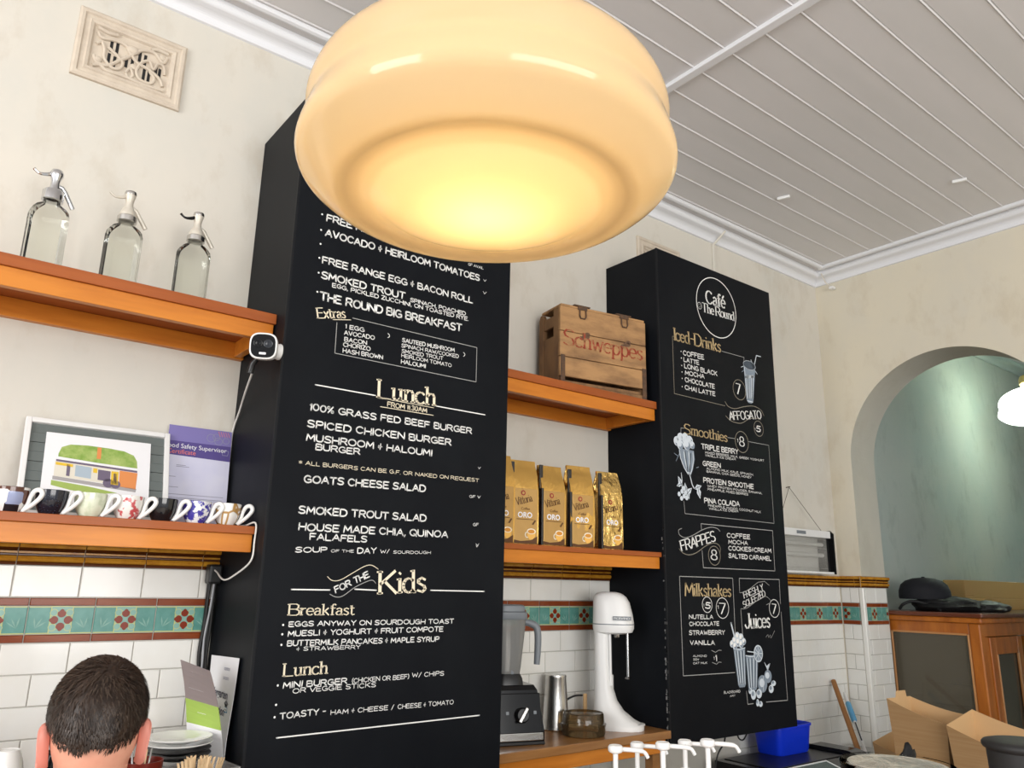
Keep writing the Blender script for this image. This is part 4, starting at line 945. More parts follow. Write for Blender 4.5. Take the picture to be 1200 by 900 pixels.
for i, (bx, rz) in enumerate(BAGP):
    w, d, h = .104, .066, .302-.008*(i % 3)
    r = thing('coffee_bag', BAGL[i], 'coffee bag', (bx, 2.150+.005*(i % 2), 1.6362), rz-.12, 'gold coffee bags on the shelf')
    foil = M_goldr if i == 4 else M_gold
    mesh('bag_body', MB().loft(bag_rings(w, d, h, i+1), 0, True), foil, r)
    yf = -d/2-.0028
    mb = MB(); mb.box(-.046, yf+.0012, .004, .046, yf+.0040, .192, .001); mesh('label_panel', mb, foil if i == 4 else M_goldl, r)
    mb = MB(); mb.box(-w/2-.0022, yf+.001, .003, -w/2+.0055, -.012, .200, .0006); mb.box(-w/2-.0015, -.020, .20, -w/2+.012, -.012, .285, .0006); mesh('black_side_stripe', mb, M_stripe, r)
    tr = lambda x, z: Matrix.Translation((x, yf+.0002, z)) @ FRONT
    text_mesh('oro_lettering', 'ORO', .026, M_paper, r, tr(-.004, .092), .0006)
    mb = MB().at(0, yf+.0003, 0); letter(mb, 's', 'Vittoria', -.036, .132, .026, .150, .026, wt=.0026); mesh('script_lettering', mb, M_brown, r, fix=False)
    text_mesh('coffee_lettering', 'Coffee', .013, M_brown, r, tr(-.002, .118))
    mb = MB().at(0, yf+.0003, 0); mb.ribbon([(-.036, .086), (.030, .086)], .002, 0); mesh('fine_print', mb, M_brown, r, fix=False)
    mb = MB().at(0, yf+.0003, 0); mb.disc(-.012, .176, .009, 0, 20); mb.at(0, yf, 0); mb.disc(-.012, .176, .005, 1, 16); mesh('round_emblem', mb, [M_redp, M_goldl], r, fix=False)
    mb = MB().at(0, yf+.0004, 0); mb.flat([(-.046, .004), (.046, .004), (.046, .030), (.02, .016), (-.02, .012), (-.046, .016)], 3); mb.flat([(.004, .046), (.040, .046), (.037, .028), (.028, .018), (.016, .018), (.007, .028)], 0)
    mb.at(0, yf+.0001, 0); mb.disc(.022, .046, .018, 1, 24, .010); mb.at(0, yf-.0002, 0); mb.disc(.022, .0455, .0135, 2, 20, .0068)
    mb.at(0, yf+.0001, 0); mb.ribbon([(.006+.008*math.cos(t), .034+.009*math.sin(t)) for t in [math.pi*(.4+.12*k) for k in range(11)]], .004, 1, round_=False); mb.flat([(.024, .070), (.036, .086), (.040, .082), (.030, .068)], 3)
    mesh('cup_print', mb, [M_cupo, M_cream, M_crema, M_brown], r, fix=False)

# ================================================================== old wooden crate
r = thing('wooden_crate', 'old wooden drink crate with faded red lettering and iron hinges on the shelf', 'crate', (2.132, 2.222, 2.2352), -.165)
CW, CD, CH = .208, .080, .335
for k, (a, b) in enumerate(((.050, .128), (.130, .232), (.234, CH))):
    mesh('front_plank', MB().box(-CW, -CD, a, CW, -CD+.014, b-.0005, .0025), M_crate, r)
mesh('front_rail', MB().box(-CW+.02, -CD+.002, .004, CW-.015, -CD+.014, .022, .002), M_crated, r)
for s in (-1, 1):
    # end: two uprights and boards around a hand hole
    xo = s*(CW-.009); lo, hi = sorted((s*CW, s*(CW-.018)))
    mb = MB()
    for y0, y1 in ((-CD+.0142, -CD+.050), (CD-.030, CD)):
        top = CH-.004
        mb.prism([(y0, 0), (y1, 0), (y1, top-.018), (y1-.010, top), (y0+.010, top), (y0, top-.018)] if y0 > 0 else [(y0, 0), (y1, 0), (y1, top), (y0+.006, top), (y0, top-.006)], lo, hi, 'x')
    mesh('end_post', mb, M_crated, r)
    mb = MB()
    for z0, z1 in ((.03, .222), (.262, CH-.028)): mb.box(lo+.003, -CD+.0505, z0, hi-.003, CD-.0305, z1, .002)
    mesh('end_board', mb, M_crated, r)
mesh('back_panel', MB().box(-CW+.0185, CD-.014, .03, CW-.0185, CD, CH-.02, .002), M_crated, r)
mesh('crate_bottom', MB().box(-CW+.0185, -CD+.0145, .026, CW-.0185, CD-.0145, .038), M_crated, r)
mesh('lid', MB().box(-CW+.004, -CD+.001, CH, CW-.004, CD-.01, CH+.010, .003), M_crate, r)
for x in (-.105, .098):
    mb = MB(); mb.box(x-.038, -CD-.003, CH+.0102, x+.038, -CD+.03, CH+.016, .002); mb.box(x-.022, -CD-.004, CH-.004, x+.022, -CD-.0003, CH+.014, .001)
    h = mesh('iron_hinge', mb, M_iron, r)
    mesh('hasp_loop', MB().tube([(x-.014, -CD-.004, CH-.002), (x-.015, -CD-.006, CH-.030), (x-.010, -CD-.006, CH-.040), (x+.010, -CD-.006, CH-.040), (x+.015, -CD-.006, CH-.030), (x+.014, -CD-.004, CH-.002)], .0028, 8), M_iron, r)
for x, z0, z1 in ((-.196, .018, .135), (.196, .0, .135)): mesh('iron_strap', MB().box(x-.010, -CD-.0028, z0, x+.010, -CD-.0002, z1, .0006), M_iron, r)
for x in (-.10, .10):
    mb = MB().at(0, -CD-.0006, 0); mb.disc(x+.012, .225, .018, 0, 14, .010); mb.disc(x-.006, .215, .014, 0, 12, .008); mb.disc(x+.02, .235, .012, 0, 12, .008); mesh('dark_stain', mb, mat('crate_stain', (.13, .07, .04), .85), r, fix=False)
mb = MB().at(0, -CD-.0009, 0); letter(mb, 's', 'Schweppes', -.192, .176, .190, .170, .064, wt=.0092)
mesh('red_lettering', mb, mat('faded_red_paint', (.30, .050, .025), .85, noise_=((45, 45, 45), 4, (.36, .18, .08), .50, .62)), r, fix=False)
tag(mesh('black_cord', MB().tube(smooth_path([(1.570, 2.20, 2.238), (1.585, 2.19, 2.26), (1.592, 2.17, 2.245), (1.596, 2.15, 2.238)], 5), .003, 8), M_rubber), 'short black cord curling out behind the tall board on the crate shelf', 'cord')

# ================================================================== back bench between the boards
r = thing('back_bench', 'timber bench between the two boards under the tiles, carrying the mixer', 'bench', (1.957, 2.2, 0))
wpart('bench_top', MB().box(1.5525, 2.062, .972, 2.3600, W-.006, 1.0, .003), M_oak, r)
wpart('front_rail', MB().box(1.5525, 2.078, .925, 2.3450, 2.098, .9715, .002), M_wood, r)
for x in (1.57, 2.30): wpart('leg', MB().box(x, 2.10, 0, x+.04, 2.14, .9715, .003), M_oak, r)
wpart('lower_shelf', MB().box(1.56, 2.10, .40, 2.355, W-.006, .42, .002), M_oak, r)
ZBn = 1.0003
# ------------------------------------------------------------------ blender
M_jug = glass('smoky_jug_plastic', (.62, .62, .62), .62, .08, body=(.50, .50, .48))
M_silver = mat('silver_blue_plastic', (.25, .30, .37), .3, metal=.5)
r = thing('blender', 'black and silver jug blender partly hidden behind the tall board', 'blender', (1.738, 2.215, ZBn), -.30)
mb = MB(); mb.loft([[(x, y, z) for x, y in ((-a, -b), (a, -b), (a, c_), (-a, c_))] for z, a, b, c_ in ((.010, .084, .085, .09), (.04, .084, .086, .09), (.165, .066, .062, .075), (.180, .058, .050, .07))], 0, False); mesh('motor_base', mb, M_blackg, r)
mb = MB(); mb.box(-.086, -.088, 0, .086, .090, .0105, .003); mesh('foot_plate', mb, M_blackp, r)
for s in (-1,): 
    mb = MB(); mb.loft([[(x, y, z) for x, y in ((-a-.012, -b-.004), (-a+.002, -b-.006), (-a+.002, c_), (-a-.012, c_))] for z, a, b, c_ in ((.002, .086, .086, .09), (.06, .083, .081, .088), (.160, .066, .060, .075))], 0, False); mesh('silver_side', mb, M_silver, r)
tl = math.atan2(.024, .125)
PX = Matrix.Translation((0, -.0865, .04)) @ Matrix.Rotation(-tl, 4, 'X')
mb = MB(); mb.X = PX; mb.box(-.074, -.004, -.004, .074, .004, .118, .003); mesh('control_panel', mb, M_blackg, r)
mb = MB(); mb.box(-.078, -.0905, .014, .078, -.084, .038, .002); mesh('steel_strip', mb, M_steel, r)
mb = MB(); mb.X = PX @ Matrix.Translation((.004, -.004, .050)) @ Matrix.Rotation(math.pi/2, 4, 'X'); mb.lathe([(.024, 0), (.024, .010), (.019, .018), (1e-4, .018)], 28); kn = mesh('control_knob', mb, M_blackp, r)
mb = MB(); mb.X = PX @ Matrix.Translation((.004, -.0225, .050)) @ Matrix.Rotation(.6, 4, 'Y'); mb.box(-.0055, -.005, -.026, .0055, .0, .026, .002); mesh('knob_lever', mb, M_steel, r)
for x in (-.045, .052):
    mb = MB(); mb.X = PX @ Matrix.Translation((x, -.0046, .058)); mb.box(-.005, -.0006, -.005, .005, .0004, .005); mesh('indicator_light', mb, M_greyp, r)
sq = lambda w, z, p=4.0: [(w*math.copysign(abs(math.cos(t))**(2/p), math.cos(t)), w*math.copysign(abs(math.sin(t))**(2/p), math.sin(t)), z) for t in [2*math.pi*k/32 for k in range(32)]]
def JS(o): o.scale = (.87, .87, .95); o.location = (-.020, -.006, .180*.05); return o
JS(mesh('jug_collar', MB().loft([sq(.055, .180), sq(.052, .200), sq(.043, .216)]), M_blackp, r))
jug = JS(mesh('jug', MB().loft([sq(.042, .214), sq(.046, .240), sq(.056, .34), sq(.061, .398), sq(.062, .404)]), M_jug, r))
mb = MB()
for k in range(4): mb.at(rz=k*math.pi/2+.1); mb.loft([[(x+.036, y, z) for x, y in ((-.005, -.006), (.008, -.006), (.008, .006), (-.005, .006))] for z, in ((.215,), (.37,))], 0, False)
JS(mesh('jug_ribs', mb, M_greyp, r))
lid = JS(mesh('jug_lid', MB().loft([sq(.064, .400), sq(.066, .404), sq(.066, .424), sq(.058, .428), sq(.056, .446), sq(.050, .450)]), M_greyp, r))
hp = smooth_path([(.055, -.010, .392), (.088, -.018, .385), (.110, -.024, .372), (.116, -.026, .340), (.115, -.026, .290), (.112, -.026, .245)], 5)
mb = MB(); mb.tube(hp, [.011+.003*math.sin(k/len(hp)*3) for k in range(len(hp))], 12); JS(mesh('jug_handle', mb, M_greyp, r))
# ------------------------------------------------------------------ shaker cup and brown container
tag(mesh('shaker_cup', MB().lathe([(.050, 0), (.0515, .003), (.050, .008), (.0485, .012), (.0385, .176), (.0395, .180), (.0385, .186), (.030, .187), (1e-4, .187)], 40), M_steel), 'upturned steel milkshake cup standing on the bench against the tiles', 'cup').location = (2.012, 2.305, ZBn)
M_smoke = glass('brown_smoked_plastic', (.62, .50, .33), .78, .06, body=(.22, .155, .08))
rc = r = thing('round_container', 'round brown translucent plastic container in front of the steel cup', 'container', (2.022, 2.168, ZBn))
mesh('base', MB().lathe([(.070, 0), (.080, .002), (.083, .010), (.083, .028), (.0845, .030), (.0845, .033), (.078, .033)], 48), M_smoke, r)
mesh('lid', MB().lathe([(.0845, .0332), (.086, .035), (.086, .039), (.080, .041), (.077, .070), (.074, .074), (.069, .070), (.066, .072), (1e-4, .073)], 48), M_smoke, r)
for q in rc.children: q.scale = (.93, .93, 1)
# ------------------------------------------------------------------ milkshake mixer
r = thing('milkshake_mixer', 'tall white milkshake mixer at the right end of the bench', 'mixer', (2.206, 2.205, ZBn), -.90)
def ell(cx, rx, ry, z, n=36, p=2.5): return [(cx+rx*math.copysign(abs(math.cos(t))**(2/p), math.cos(t)), ry*math.copysign(abs(math.sin(t))**(2/p), math.sin(t)), z) for t in [2*math.pi*k/n for k in range(n)]]
col = [ell(.022*.84, .112*.84, .068, 0), ell(.022*.84, .113*.84, .069, .010), ell(.019*.84, .110*.84, .066, .018), ell(.004*.84, .090*.84, .060, .032), ell(-.018*.84, .066*.84, .055, .060), ell(-.032*.84, .050*.84, .050, .095), ell(-.040*.84, .041*.84, .047, .140), ell(-.043*.84, .037*.84, .045, .22), ell(-.044*.84, .036*.84, .044, .345)]
mesh('stand', MB().loft(col), M_plastic, r)
mesh('cup_rest', MB().lathe([(.046, 0), (.046, .004), (.038, .006), (1e-4, .006)], 32).at(), mat('dished_rest_white', (.66, .66, .65), .4), r).location = (.070, 0, .0165)
head = mesh('motor_head', MB().loft([ell(-.002*.84, .060*.84, .046, .332), ell(.004*.84, .086*.84, .058, .338), ell(.006*.84, .092*.84, .062, .352), ell(.006*.84, .092*.84, .062, .368), ell(.004*.84, .089*.84, .061, .40), ell(-.002*.84, .082*.84, .057, .445), ell(-.008*.84, .073*.84, .052, .466), ell(-.012*.84, .056*.84, .042, .479), ell(-.012*.84, .030*.84, .024, .484)]), M_plastic, r)
mesh('head_band', MB().loft([ell(.006*.84, .0925*.84, .0625, .3655), ell(.006*.84, .0925*.84, .0625, .3690)], cap=False), M_greyp, r)
mb = MB(); mb.X = Matrix.Translation((.040, -.0605, .390)) @ Matrix.Rotation(.10, 4, 'Z'); mb.box(-.030, -.004, -.007, .038, .0, .007, .001); bd = mesh('name_badge', mb, M_greyp, r)
mb = MB(); mb.at(.040, -.0648, .390, rz=.10); letter(mb, 'n', 'ROBAND', -.024, -.0035, .032, -.0035, .007); mesh('badge_lettering', mb, M_chalk, r, fix=False)
mesh('spindle', MB().tube([(.056, .010, .338), (.056, .010, .180)], .0050, 10), M_chrome, r)
mesh('spindle_disc', MB().lathe([(.009, 0), (.012, .003), (.009, .006), (.004, .008)], 16).at(), M_chrome, r).location = (.056, .010, .172)
mesh('spindle_boss', MB().lathe([(.009, .318), (.011, .322), (.011, .340)], 20).at(), M_steel, r).location = (.018, 0, 0)
mb = MB(); mb.box(-.012, -.030, .150, -.0055, .030, .335, .002); mesh('grey_channel', mb, mat('pale_grey_channel', (.40, .41, .41), .4), r)
mb = MB(); mb.box(-.010, -.013, .120, .002, .013, .185, .003); mesh('cup_catch', mb, M_plastic, r)
mesh('side_rail', MB().tube([(-.006, -.030, .335), (-.004, -.030, .15)], .005, 10), M_plastic, r)
tag(mesh('appliance_cord', MB().tube(smooth_path([(2.085, 2.352, 1.005), (2.075, 2.345, 1.05), (2.085, 2.335, 1.085), (2.12, 2.325, 1.103), (2.155, 2.315, 1.105)], 6), .0036, 8), M_rubber), 'black cord arching up from the bench behind the white mixer', 'cord')
tag(mesh('wooden_spatula', MB().box(2.150, 2.300, ZBn, 2.166, 2.308, 1.112, .003), M_cardl), 'pale wooden stick standing behind the white mixer', 'stick')
tag(mesh('hanging_cable', MB().tube(smooth_path([(2.86, 2.15, .944), (2.87, 2.15, .915), (2.90, 2.15, .905), (2.93, 2.15, .93), (2.94, 2.15, .944)], 6), .003, 8), M_rubber), 'small loop of black cable under the drinks board', 'cable')
tag(mesh('dangling_cable', MB().tube(smooth_path([(2.80, 2.16, .944), (2.80, 2.17, .90), (2.775, 2.19, .84), (2.765, 2.20, .70), (2.765, 2.20, .45)], 6), .0032, 8), M_rubber), 'straight black cable hanging down from the bottom of the drinks board', 'cable')

# ================================================================== wall fittings
def vent(x, z, label):
    r = thing('air_vent', label, 'air vent', (x, W, z)); w, h = .153, .114
    mb = MB()
    fr = [(0, w, h), (-.010, w, h), (-.014, w-.006, h-.006), (-.014, w-.014, h-.014), (-.009, w-.018, h-.018), (-.009, w-.028, h-.028), (-.013, w-.032, h-.032), (-.011, w-.040, h-.040), (-.003, w-.046, h-.044)]
    rings = [[(-a, y, -b), (a, y, -b), (a, y, b), (-a, y, b)] for y, a, b in fr]; mb.loft(rings, 0, False, False); mesh('moulded_surround', mb, M_ventp, r)
    mb = MB(); mb.box(-w+.044, -.003, -h+.042, w-.044, -.0008, h-.042); mesh('plaster_ground', mb, M_ventp, r)
    mb = MB()
    for sx, sz in ((-.058, .022), (-.042, .024), (-.060, -.022), (-.044, -.026), (-.012, -.010), (.004, -.012), (.022, .026), (.038, .018), (.040, -.030), (.054, -.034), (.072, .0), (.083, -.010)):
        mb.box(sx-.0042, -.0040, sz-.020, sx+.0042, -.0030, sz+.018)
    mesh('vent_slots', mb, M_blackp, r)
    mb = MB()
    def scroll(P, rad): mb.tube([(a, -.006, b) for a, b in smooth_path(P, 6)], rad, 8)
    scroll([(-.098, .050), (-.085, .036), (-.050, .044), (-.02, .040), (-.005, .020), (.02, -.004), (.05, -.010), (.085, -.030), (.096, -.052)], .0055)
    scroll([(.098, .052), (.088, .030), (.062, .052), (.030, .048), (.010, .030), (-.010, .004), (-.03, -.016), (-.06, -.048), (-.09, -.050), (-.1, -.030)], .0055)
    scroll([(-.098, .010), (-.085, .022), (-.075, .0), (-.072, -.028), (-.05, -.050), (-.028, -.044), (-.022, -.022), (-.04, -.004), (-.066, .012)], .005)
    scroll([(.098, -.010), (.092, .018), (.075, .020), (.064, -.004), (.05, .018), (.03, .004), (.018, -.030), (.03, -.054), (.06, -.056), (.07, -.036), (.055, -.016)], .005)
    scroll([(-.1, .066), (-.07, .060), (-.045, .064)], .006); scroll([(.1, .066), (.07, .068), (.05, .060)], .006); scroll([(-.1, -.064), (-.08, -.056), (-.06, -.066), (-.01, -.064), (.04, -.068), (.1, -.064)], .006)
    scroll([(-.010, -.05), (0, -.03), (.010, -.05), (0, -.064), (-.010, -.05)], .0045)
    mb.ball((0, -.006, .034), (.020, .008, .014)); mb.ball((-.088, -.006, -.040), (.012, .007, .010)); mb.ball((.086, -.006, .046), (.012, .007, .010)); mb.ball((.01, -.005, -.02), (.012, .006, .010))
    mesh('scroll_relief', mb, M_ventp, r); return r
M_ventp = mat('painted_plaster_vent', (.62, .54, .44), .75, noise_=((20, 20, 20), 4, (.54, .46, .37), .4, .7))
vent(.332, 3.035, 'ornate moulded plaster wall vent high on the left wall')
vent(2.72, 3.02, 'moulded wall vent mostly hidden behind the top of the drinks board')
tag(mesh('wall_conduit', MB().box(3.140, W-.012, 2.62, 3.160, W-.0005, ZB-.004, .003).tube([(3.150, W-.010, ZB-.006), (3.155, W-.040, ZB+.015), (3.168, W-.072, ZB+.052)], .006, 8), M_plaster), 'painted vertical conduit on the wall above the drinks board', 'conduit')
r = thing('corner_clip', 'small white cable clip hanging at the ceiling corner over the arch wall', 'clip', (XR-.02, W-.10, ZB-.02))
wpart('clip', MB().box(XR-.045, W-.135, ZB-.052, XR-.010, W-.110, ZB-.036, .003), M_plastic, r); wpart('wire', MB().tube([(XR-.03, W-.122, ZB-.040), (XR-.055, W-.100, ZB-.012), (XR-.07, W-.085, ZB+.048)], .0035, 8), M_pewter, r)
for i, (x, y, rz, lb) in enumerate(((3.097, 1.908, .35, 'small white ceiling clip nearer the drinks board'), (3.562, 1.306, .35, 'small white ceiling clip nearer the arch'))):
    o = tag(mesh('ceiling_clip', MB().box(-.008, -.030, -.014, .008, .030, 0, .004), M_plastic), lb, 'clip'); o.location = (x, y, ZC-.0005); o.rotation_euler = (0, 0, rz)

# ------------------------------------------------------------------ insect zapper
r = thing('insect_zapper', 'white and black electric insect zapper hung beside the drinks board', 'insect zapper', (3.72, W-.03, 1.5905))
x0, x1 = 3.42, 3.945
wpart('back_plate', MB().box(x0, W-.020, 1.592, x1, W-.013, 1.812, .001), mat('pale_reflector', (.78, .77, .72), .4), r)
wpart('top_rail', MB().box(x0, W-.080, 1.775, x1-.012, W-.012, 1.812, .003), M_plastic, r); wpart('bottom_tray', MB().box(x0, W-.080, 1.5905, x1, W-.012, 1.602, .002), M_plastic, r)
wpart('end_cap', MB().prism([(W-.086, 1.5908), (W-.008, 1.5908), (W-.008, 1.816), (W-.070, 1.816), (W-.086, 1.800)], x1-.004, x1+.010, 'x'), M_blackg, r)
for z in (1.745, 1.690, 1.640): 
    if z != 1.640: wpart('tube_light', MB().tube([(x0, W-.046, z-.004), (x1-.040, W-.046, z-.004)], .011, 12), mat('unlit_white_tube', (.74, .74, .70), .3), r); wpart('tube_socket', MB().box(x1-.042, W-.058, z-.018, x1-.026, W-.030, z+.010, .002), M_plastic, r)
wpart('socket_panel', MB().box(x1-.050, W-.060, 1.603, x1-.0045, W-.022, 1.774, .002), M_blackp, r)
mb = MB()
for k in range(72): x = x0+.004+k*.0066; mb.tube([(x, W-.074, 1.602), (x, W-.074, 1.775)], .0010, 4)
for z in (1.618, 1.72, 1.765): mb.tube([(x0, W-.0735, z), (x1-.05, W-.0735, z)], .0012, 5)
wpart('wire_grille', mb, mat('grille_wire', (.42, .41, .38), .5), r)
wpart('rating_label', MB().box(3.62, W-.0815, 1.786, 3.70, W-.0800, 1.802), M_greyp, r)
wpart('hanging_string', MB().tube([(3.50, W-.05, 1.812), (3.675, W-.018, 2.030), (3.900, W-.05, 1.812)], .0018, 6), mat('grey_string', (.20, .18, .15), .8), r)
tag(mesh('wall_nail', MB().tube([(3.675, W, 2.030), (3.675, W-.024, 2.032)], .0022, 8), M_iron), 'small nail holding the zapper string on the wall', 'nail')

# ================================================================== left counter under the cups
r = thing('back_counter', 'back counter below the cup shelf holding plates and brochures', 'counter', (-.6, 2.1, 0))
wpart('counter_top', MB().box(-2.0, 1.90, .970, .7640, W-.040, 1.0, .003), M_oak, r)
wpart('cabinet_body', MB().box(-2.0, 1.93, 0, .7640, W-.045, .9695, .002), M_blackp, r)
ZL = 1.0003
# stacks of saucers: only the upper ones show
pp = [(.030, 0), (.034, .0005), (.040, .003), (.060, .0085), (.0775, .0135), (.0785, .0150), (.077, .0160), (.060, .0115), (.040, .0065), (.030, .0050), (1e-4, .0045)]
PL = ['topmost white plate of the stack beside the brochures', 'second white plate from the top of the stack', 'black plate in the middle of the stack, upper', 'black plate in the middle of the stack, lower', 'white plate under the black plates in the stack', 'white plate second below the black plates', 'white plate third below the black plates', 'white plate fourth below the black plates', 'white plate near the bottom of the stack', 'lowest white plate of the stack']
zs = 1.122
for i in range(10):
    blk = i in (2, 3)
    o = tag(mesh('plate', MB().lathe(pp, 48), M_blackp if blk else M_ceramic), PL[i], 'plate', 'stack of plates beside the brochures')
    zz = ZL+.0126*(9-i)
    o.location = (.634+.002*math.sin(i*2.1), 2.120+.002*math.cos(i*1.7), zz)
# brochures
def sheet(P0, P1, prof, th=.0012):
    """a curved sheet: width from P0 to P1 directions, profile of (offset vector, z)"""
    mb = MB(); rings = []
    n = len(prof)
    for (a, b, z) in prof:      # left xyz offset a, right b
        pass
    return mb
def curved(Ls, Rs, m_of, th=.0012):
    mb = MB(); n = len(Ls)
    for i in range(n-1):
        l0, l1, r0, r1 = map(Vector, (Ls[i], Ls[i+1], Rs[i], Rs[i+1])); nn = (r0-l0).cross(l1-l0).normalized()*th
        mb.add([l0, r0, r1, l1, l0+nn, r0+nn, r1+nn, l1+nn], [(0, 1, 2, 3), (7, 6, 5, 4), (0, 3, 7, 4), (1, 5, 6, 2)]+([(0, 4, 5, 1)] if i == 0 else [])+([(3, 2, 6, 7)] if i == n-2 else []), False, m_of(i, n))
    return mb
r = thing('leaflet', 'grey green and white folded leaflet curling beside the plates', 'leaflet', (.72, 2.17, ZL))
M_mauve = mat('mauve_grey_print', (.27, .22, .22), .5); M_lime = mat('lime_print', (.36, .52, .10), .5)
Lp = smooth_path([(.698, 2.235, 1.003), (.690, 2.230, 1.08), (.676, 2.215, 1.16), (.655, 2.19, 1.235), (.630, 2.165, 1.302)], 5)
Rp = [(p[0]+.038+.022*(1-i/20), p[1]-.118, p[2]-.018*(i/20)) for i, p in enumerate(Lp)]
wpart('folded_sheet', curved(Lp, Rp, lambda i, n: 2 if i < 9 else (1 if i < 13 else 0)), [M_mauve, M_lime, M_paper], r)
def on_sheet(i, u): a = Vector(Lp[i]); b = Vector(Rp[i]); return a+(b-a)*u
mb = MB()
for i, u0, u1 in ((18, .30, .50), (15, .15, .60), (11, .35, .6), (7, .3, .5), (5, .3, .55)):
    a = on_sheet(i, u0); b = on_sheet(i, u1); nn = Vector((-.9, -.35, .25)).normalized()*.0016
    for sg in (1, -1): mb.add([a+nn*sg, b+nn*sg, b+nn*sg+Vector((-.0005, 0, .0022)), a+nn*sg+Vector((-.0005, 0, .0022))], [(0, 1, 2, 3)], False, 0 if i > 9 else 1)
wpart('printed_lines', mb, [M_paper, M_ink], r)
r = thing('notice_sheet', 'white paper notice with printed heading leaning on the black board side', 'notice', (.755, 2.21, ZL))
Ln = smooth_path([(.752, 2.250, 1.003), (.753, 2.285, 1.10), (.756, 2.310, 1.20), (.758, 2.322, 1.297)], 5); Rn = smooth_path([(.748, 2.105, 1.003), (.750, 2.115, 1.10), (.756, 2.112, 1.20), (.7590, 2.106, 1.305)], 5)
wpart('sheet', curved(Ln, Rn, lambda i, n: 0, .0008), M_paper, r)
def note(text, size, u, i, bold=0, m=M_ink, nm='printed_text'):
    a = Vector(Ln[i]); b = Vector(Rn[i]); p = a+(b-a)*u; xd = (b-a).normalized(); up = (Vector(Ln[min(i+1, 15)])-a).normalized(); up = (up-xd*up.dot(xd)).normalized(); zn = xd.cross(up)
    M = Matrix((( xd.x, up.x, zn.x, p.x+zn.x*.0022), (xd.y, up.y, zn.y, p.y+zn.y*.0022), (xd.z, up.z, zn.z, p.z+zn.z*.0022), (0, 0, 0, 1)))
    o = text_mesh(nm, text, size, m, r, M, bold); o.location = -Vector(r.location); return M
DI = mat('dark_grey_ink', (.10, .10, .13), .8); note('Kindergarten', .030, .40, 10, .0006, DI); note('2023', .030, .17, 9, .0006, DI); note('Orientation', .030, .38, 8, .0006, DI); note('Evening', .030, .28, 7, .0006, DI)
M = note('ooooo', .016, .65, 13); note('ooooo', .016, .65, 12)
mb = MB(); mb.X = Matrix.Translation(Vector((.7535, 2.155, 1.160)))@Matrix.Rotation(-math.pi/2, 4, 'Z'); 
mb.flat([(-.012+.0, -.030), (.0, -.044), (.012, -.030), (.015, 0), (.010, .022), (-.010, .022), (-.015, 0)], 0)
mb.X = mb.X @ Matrix.Translation((0, -.0004, 0)); mb.disc(-.005, .016, .0055, 1, 14); mb.disc(.005, .016, .0055, 1, 14); mb.flat([(-.016, .030), (0, .022), (.016, .030), (0, .040)], 2); mb.flat([(-.008, .022), (.008, .022), (.008, .029), (-.008, .029)], 2)
mb.X = mb.X @ Matrix.Translation((0, -.0004, 0)); mb.disc(-.005, .016, .0022, 2, 10); mb.disc(.005, .016, .0022, 2, 10); mb.flat([(-.003, -.030), (.003, -.030), (.002, -.046), (-.002, -.046)], 0)
wpart('blue_bird_print', mb, [mat('blue_print', (.05, .24, .45), .6), M_paper, M_blackp], r)
# tub of wooden forks
r = thing('fork_tub', 'clear plastic tub holding pale wooden forks by the notice', 'tub', (.645, 1.990, ZL), .1)
M_tub = glass('frosted_tub_plastic', (.80, .80, .80), .72, .1, body=(.55, .55, .55))
def tub_rings(): return [[(x, y, z) for x, y in ((-a, -b), (a, -b), (a, b), (-a, b))] for z, a, b in ((0, .062, .042), (.078, .074, .052))]
mb = MB(); mb.loft(tub_rings(), 0, False, False); mb.loft([[(x*.97, y*.96, max(z, .002)) for x, y, z in q] for q in tub_rings()], 0, False, False); mb.box(-.061, -.041, .0003, .061, .041, .0022)
mesh('tub_wall', mb, M_tub, r); mb = MB()
for a in (((-.078, -.056, .0775), (.078, -.052, .0815)), ((-.078, .052, .0775), (.078, .056, .0815)), ((-.078, -.0515, .0775), (-.074, .0515, .0815)), ((.074, -.0515, .0775), (.078, .0515, .0815))): mb.box(*a[0], *a[1])
mesh('tub_rim', mb, M_tub, r)
M_birch = mat('pale_birch', (.66, .47, .27), .65)
rr = random.Random(11)
for k in range(9):
    mb = MB().at(); poly = [(-.004, 0), (.004, 0), (.005, .05), (.010, .075), (.011, .100), (.006, .098), (.0055, .084), (.0025, .084), (.002, .100), (-.002, .100), (-.0025, .084), (-.0055, .084), (-.006, .098), (-.011, .100), (-.010, .075), (-.005, .05)]
    mb.prism(poly, -.0008, .0008, 'y')
    o = tag(mesh('wooden_fork', mb, M_birch), 'pale wooden fork standing in the clear plastic tub', 'fork', 'wooden forks in the tub')
    o.location = (.645-.022+.0055*k, 1.990-.022+.011*(k % 4), ZL+.0036); o.rotation_euler = (rr.uniform(-.12, .12), -.22+.055*k, rr.uniform(-.6, .6))
# coffee machine top with cups at the left edge
r = thing('coffee_machine', 'black coffee machine top at lower left under the upturned cups', 'coffee machine', (-.02, 2.05, ZL))
wpart('machine_body', MB().box(-.45, 1.92, ZL, .315, 2.18, 1.085, .012), M_blackp, r); wpart('cup_tray', MB().box(-.44, 1.93, 1.0852, .305, 2.17, 1.0885, .002), M_steel, r)
cupw = [(.034, 0), (.0355, .001), (.0350, .010), (.030, .036), (.0235, .054), (.0215, .058), (.0205, .0585), (.019, .057), (1e-4, .0565)]
o = thing('upturned_cup', 'plain white cup standing upside down at the left edge', 'cup', (.262, 2.000, 1.0890)); mesh('bowl', MB().lathe([(a*1.0, b*1.12) for a, b in cupw], 40), M_ceramic, o)
mesh('handle', MB().tube(smooth_path([(-.031, 0, .020), (-.050, 0, .018), (-.052, 0, .034), (-.026, 0, .052)], 5), .0045, 8), M_ceramic, o)
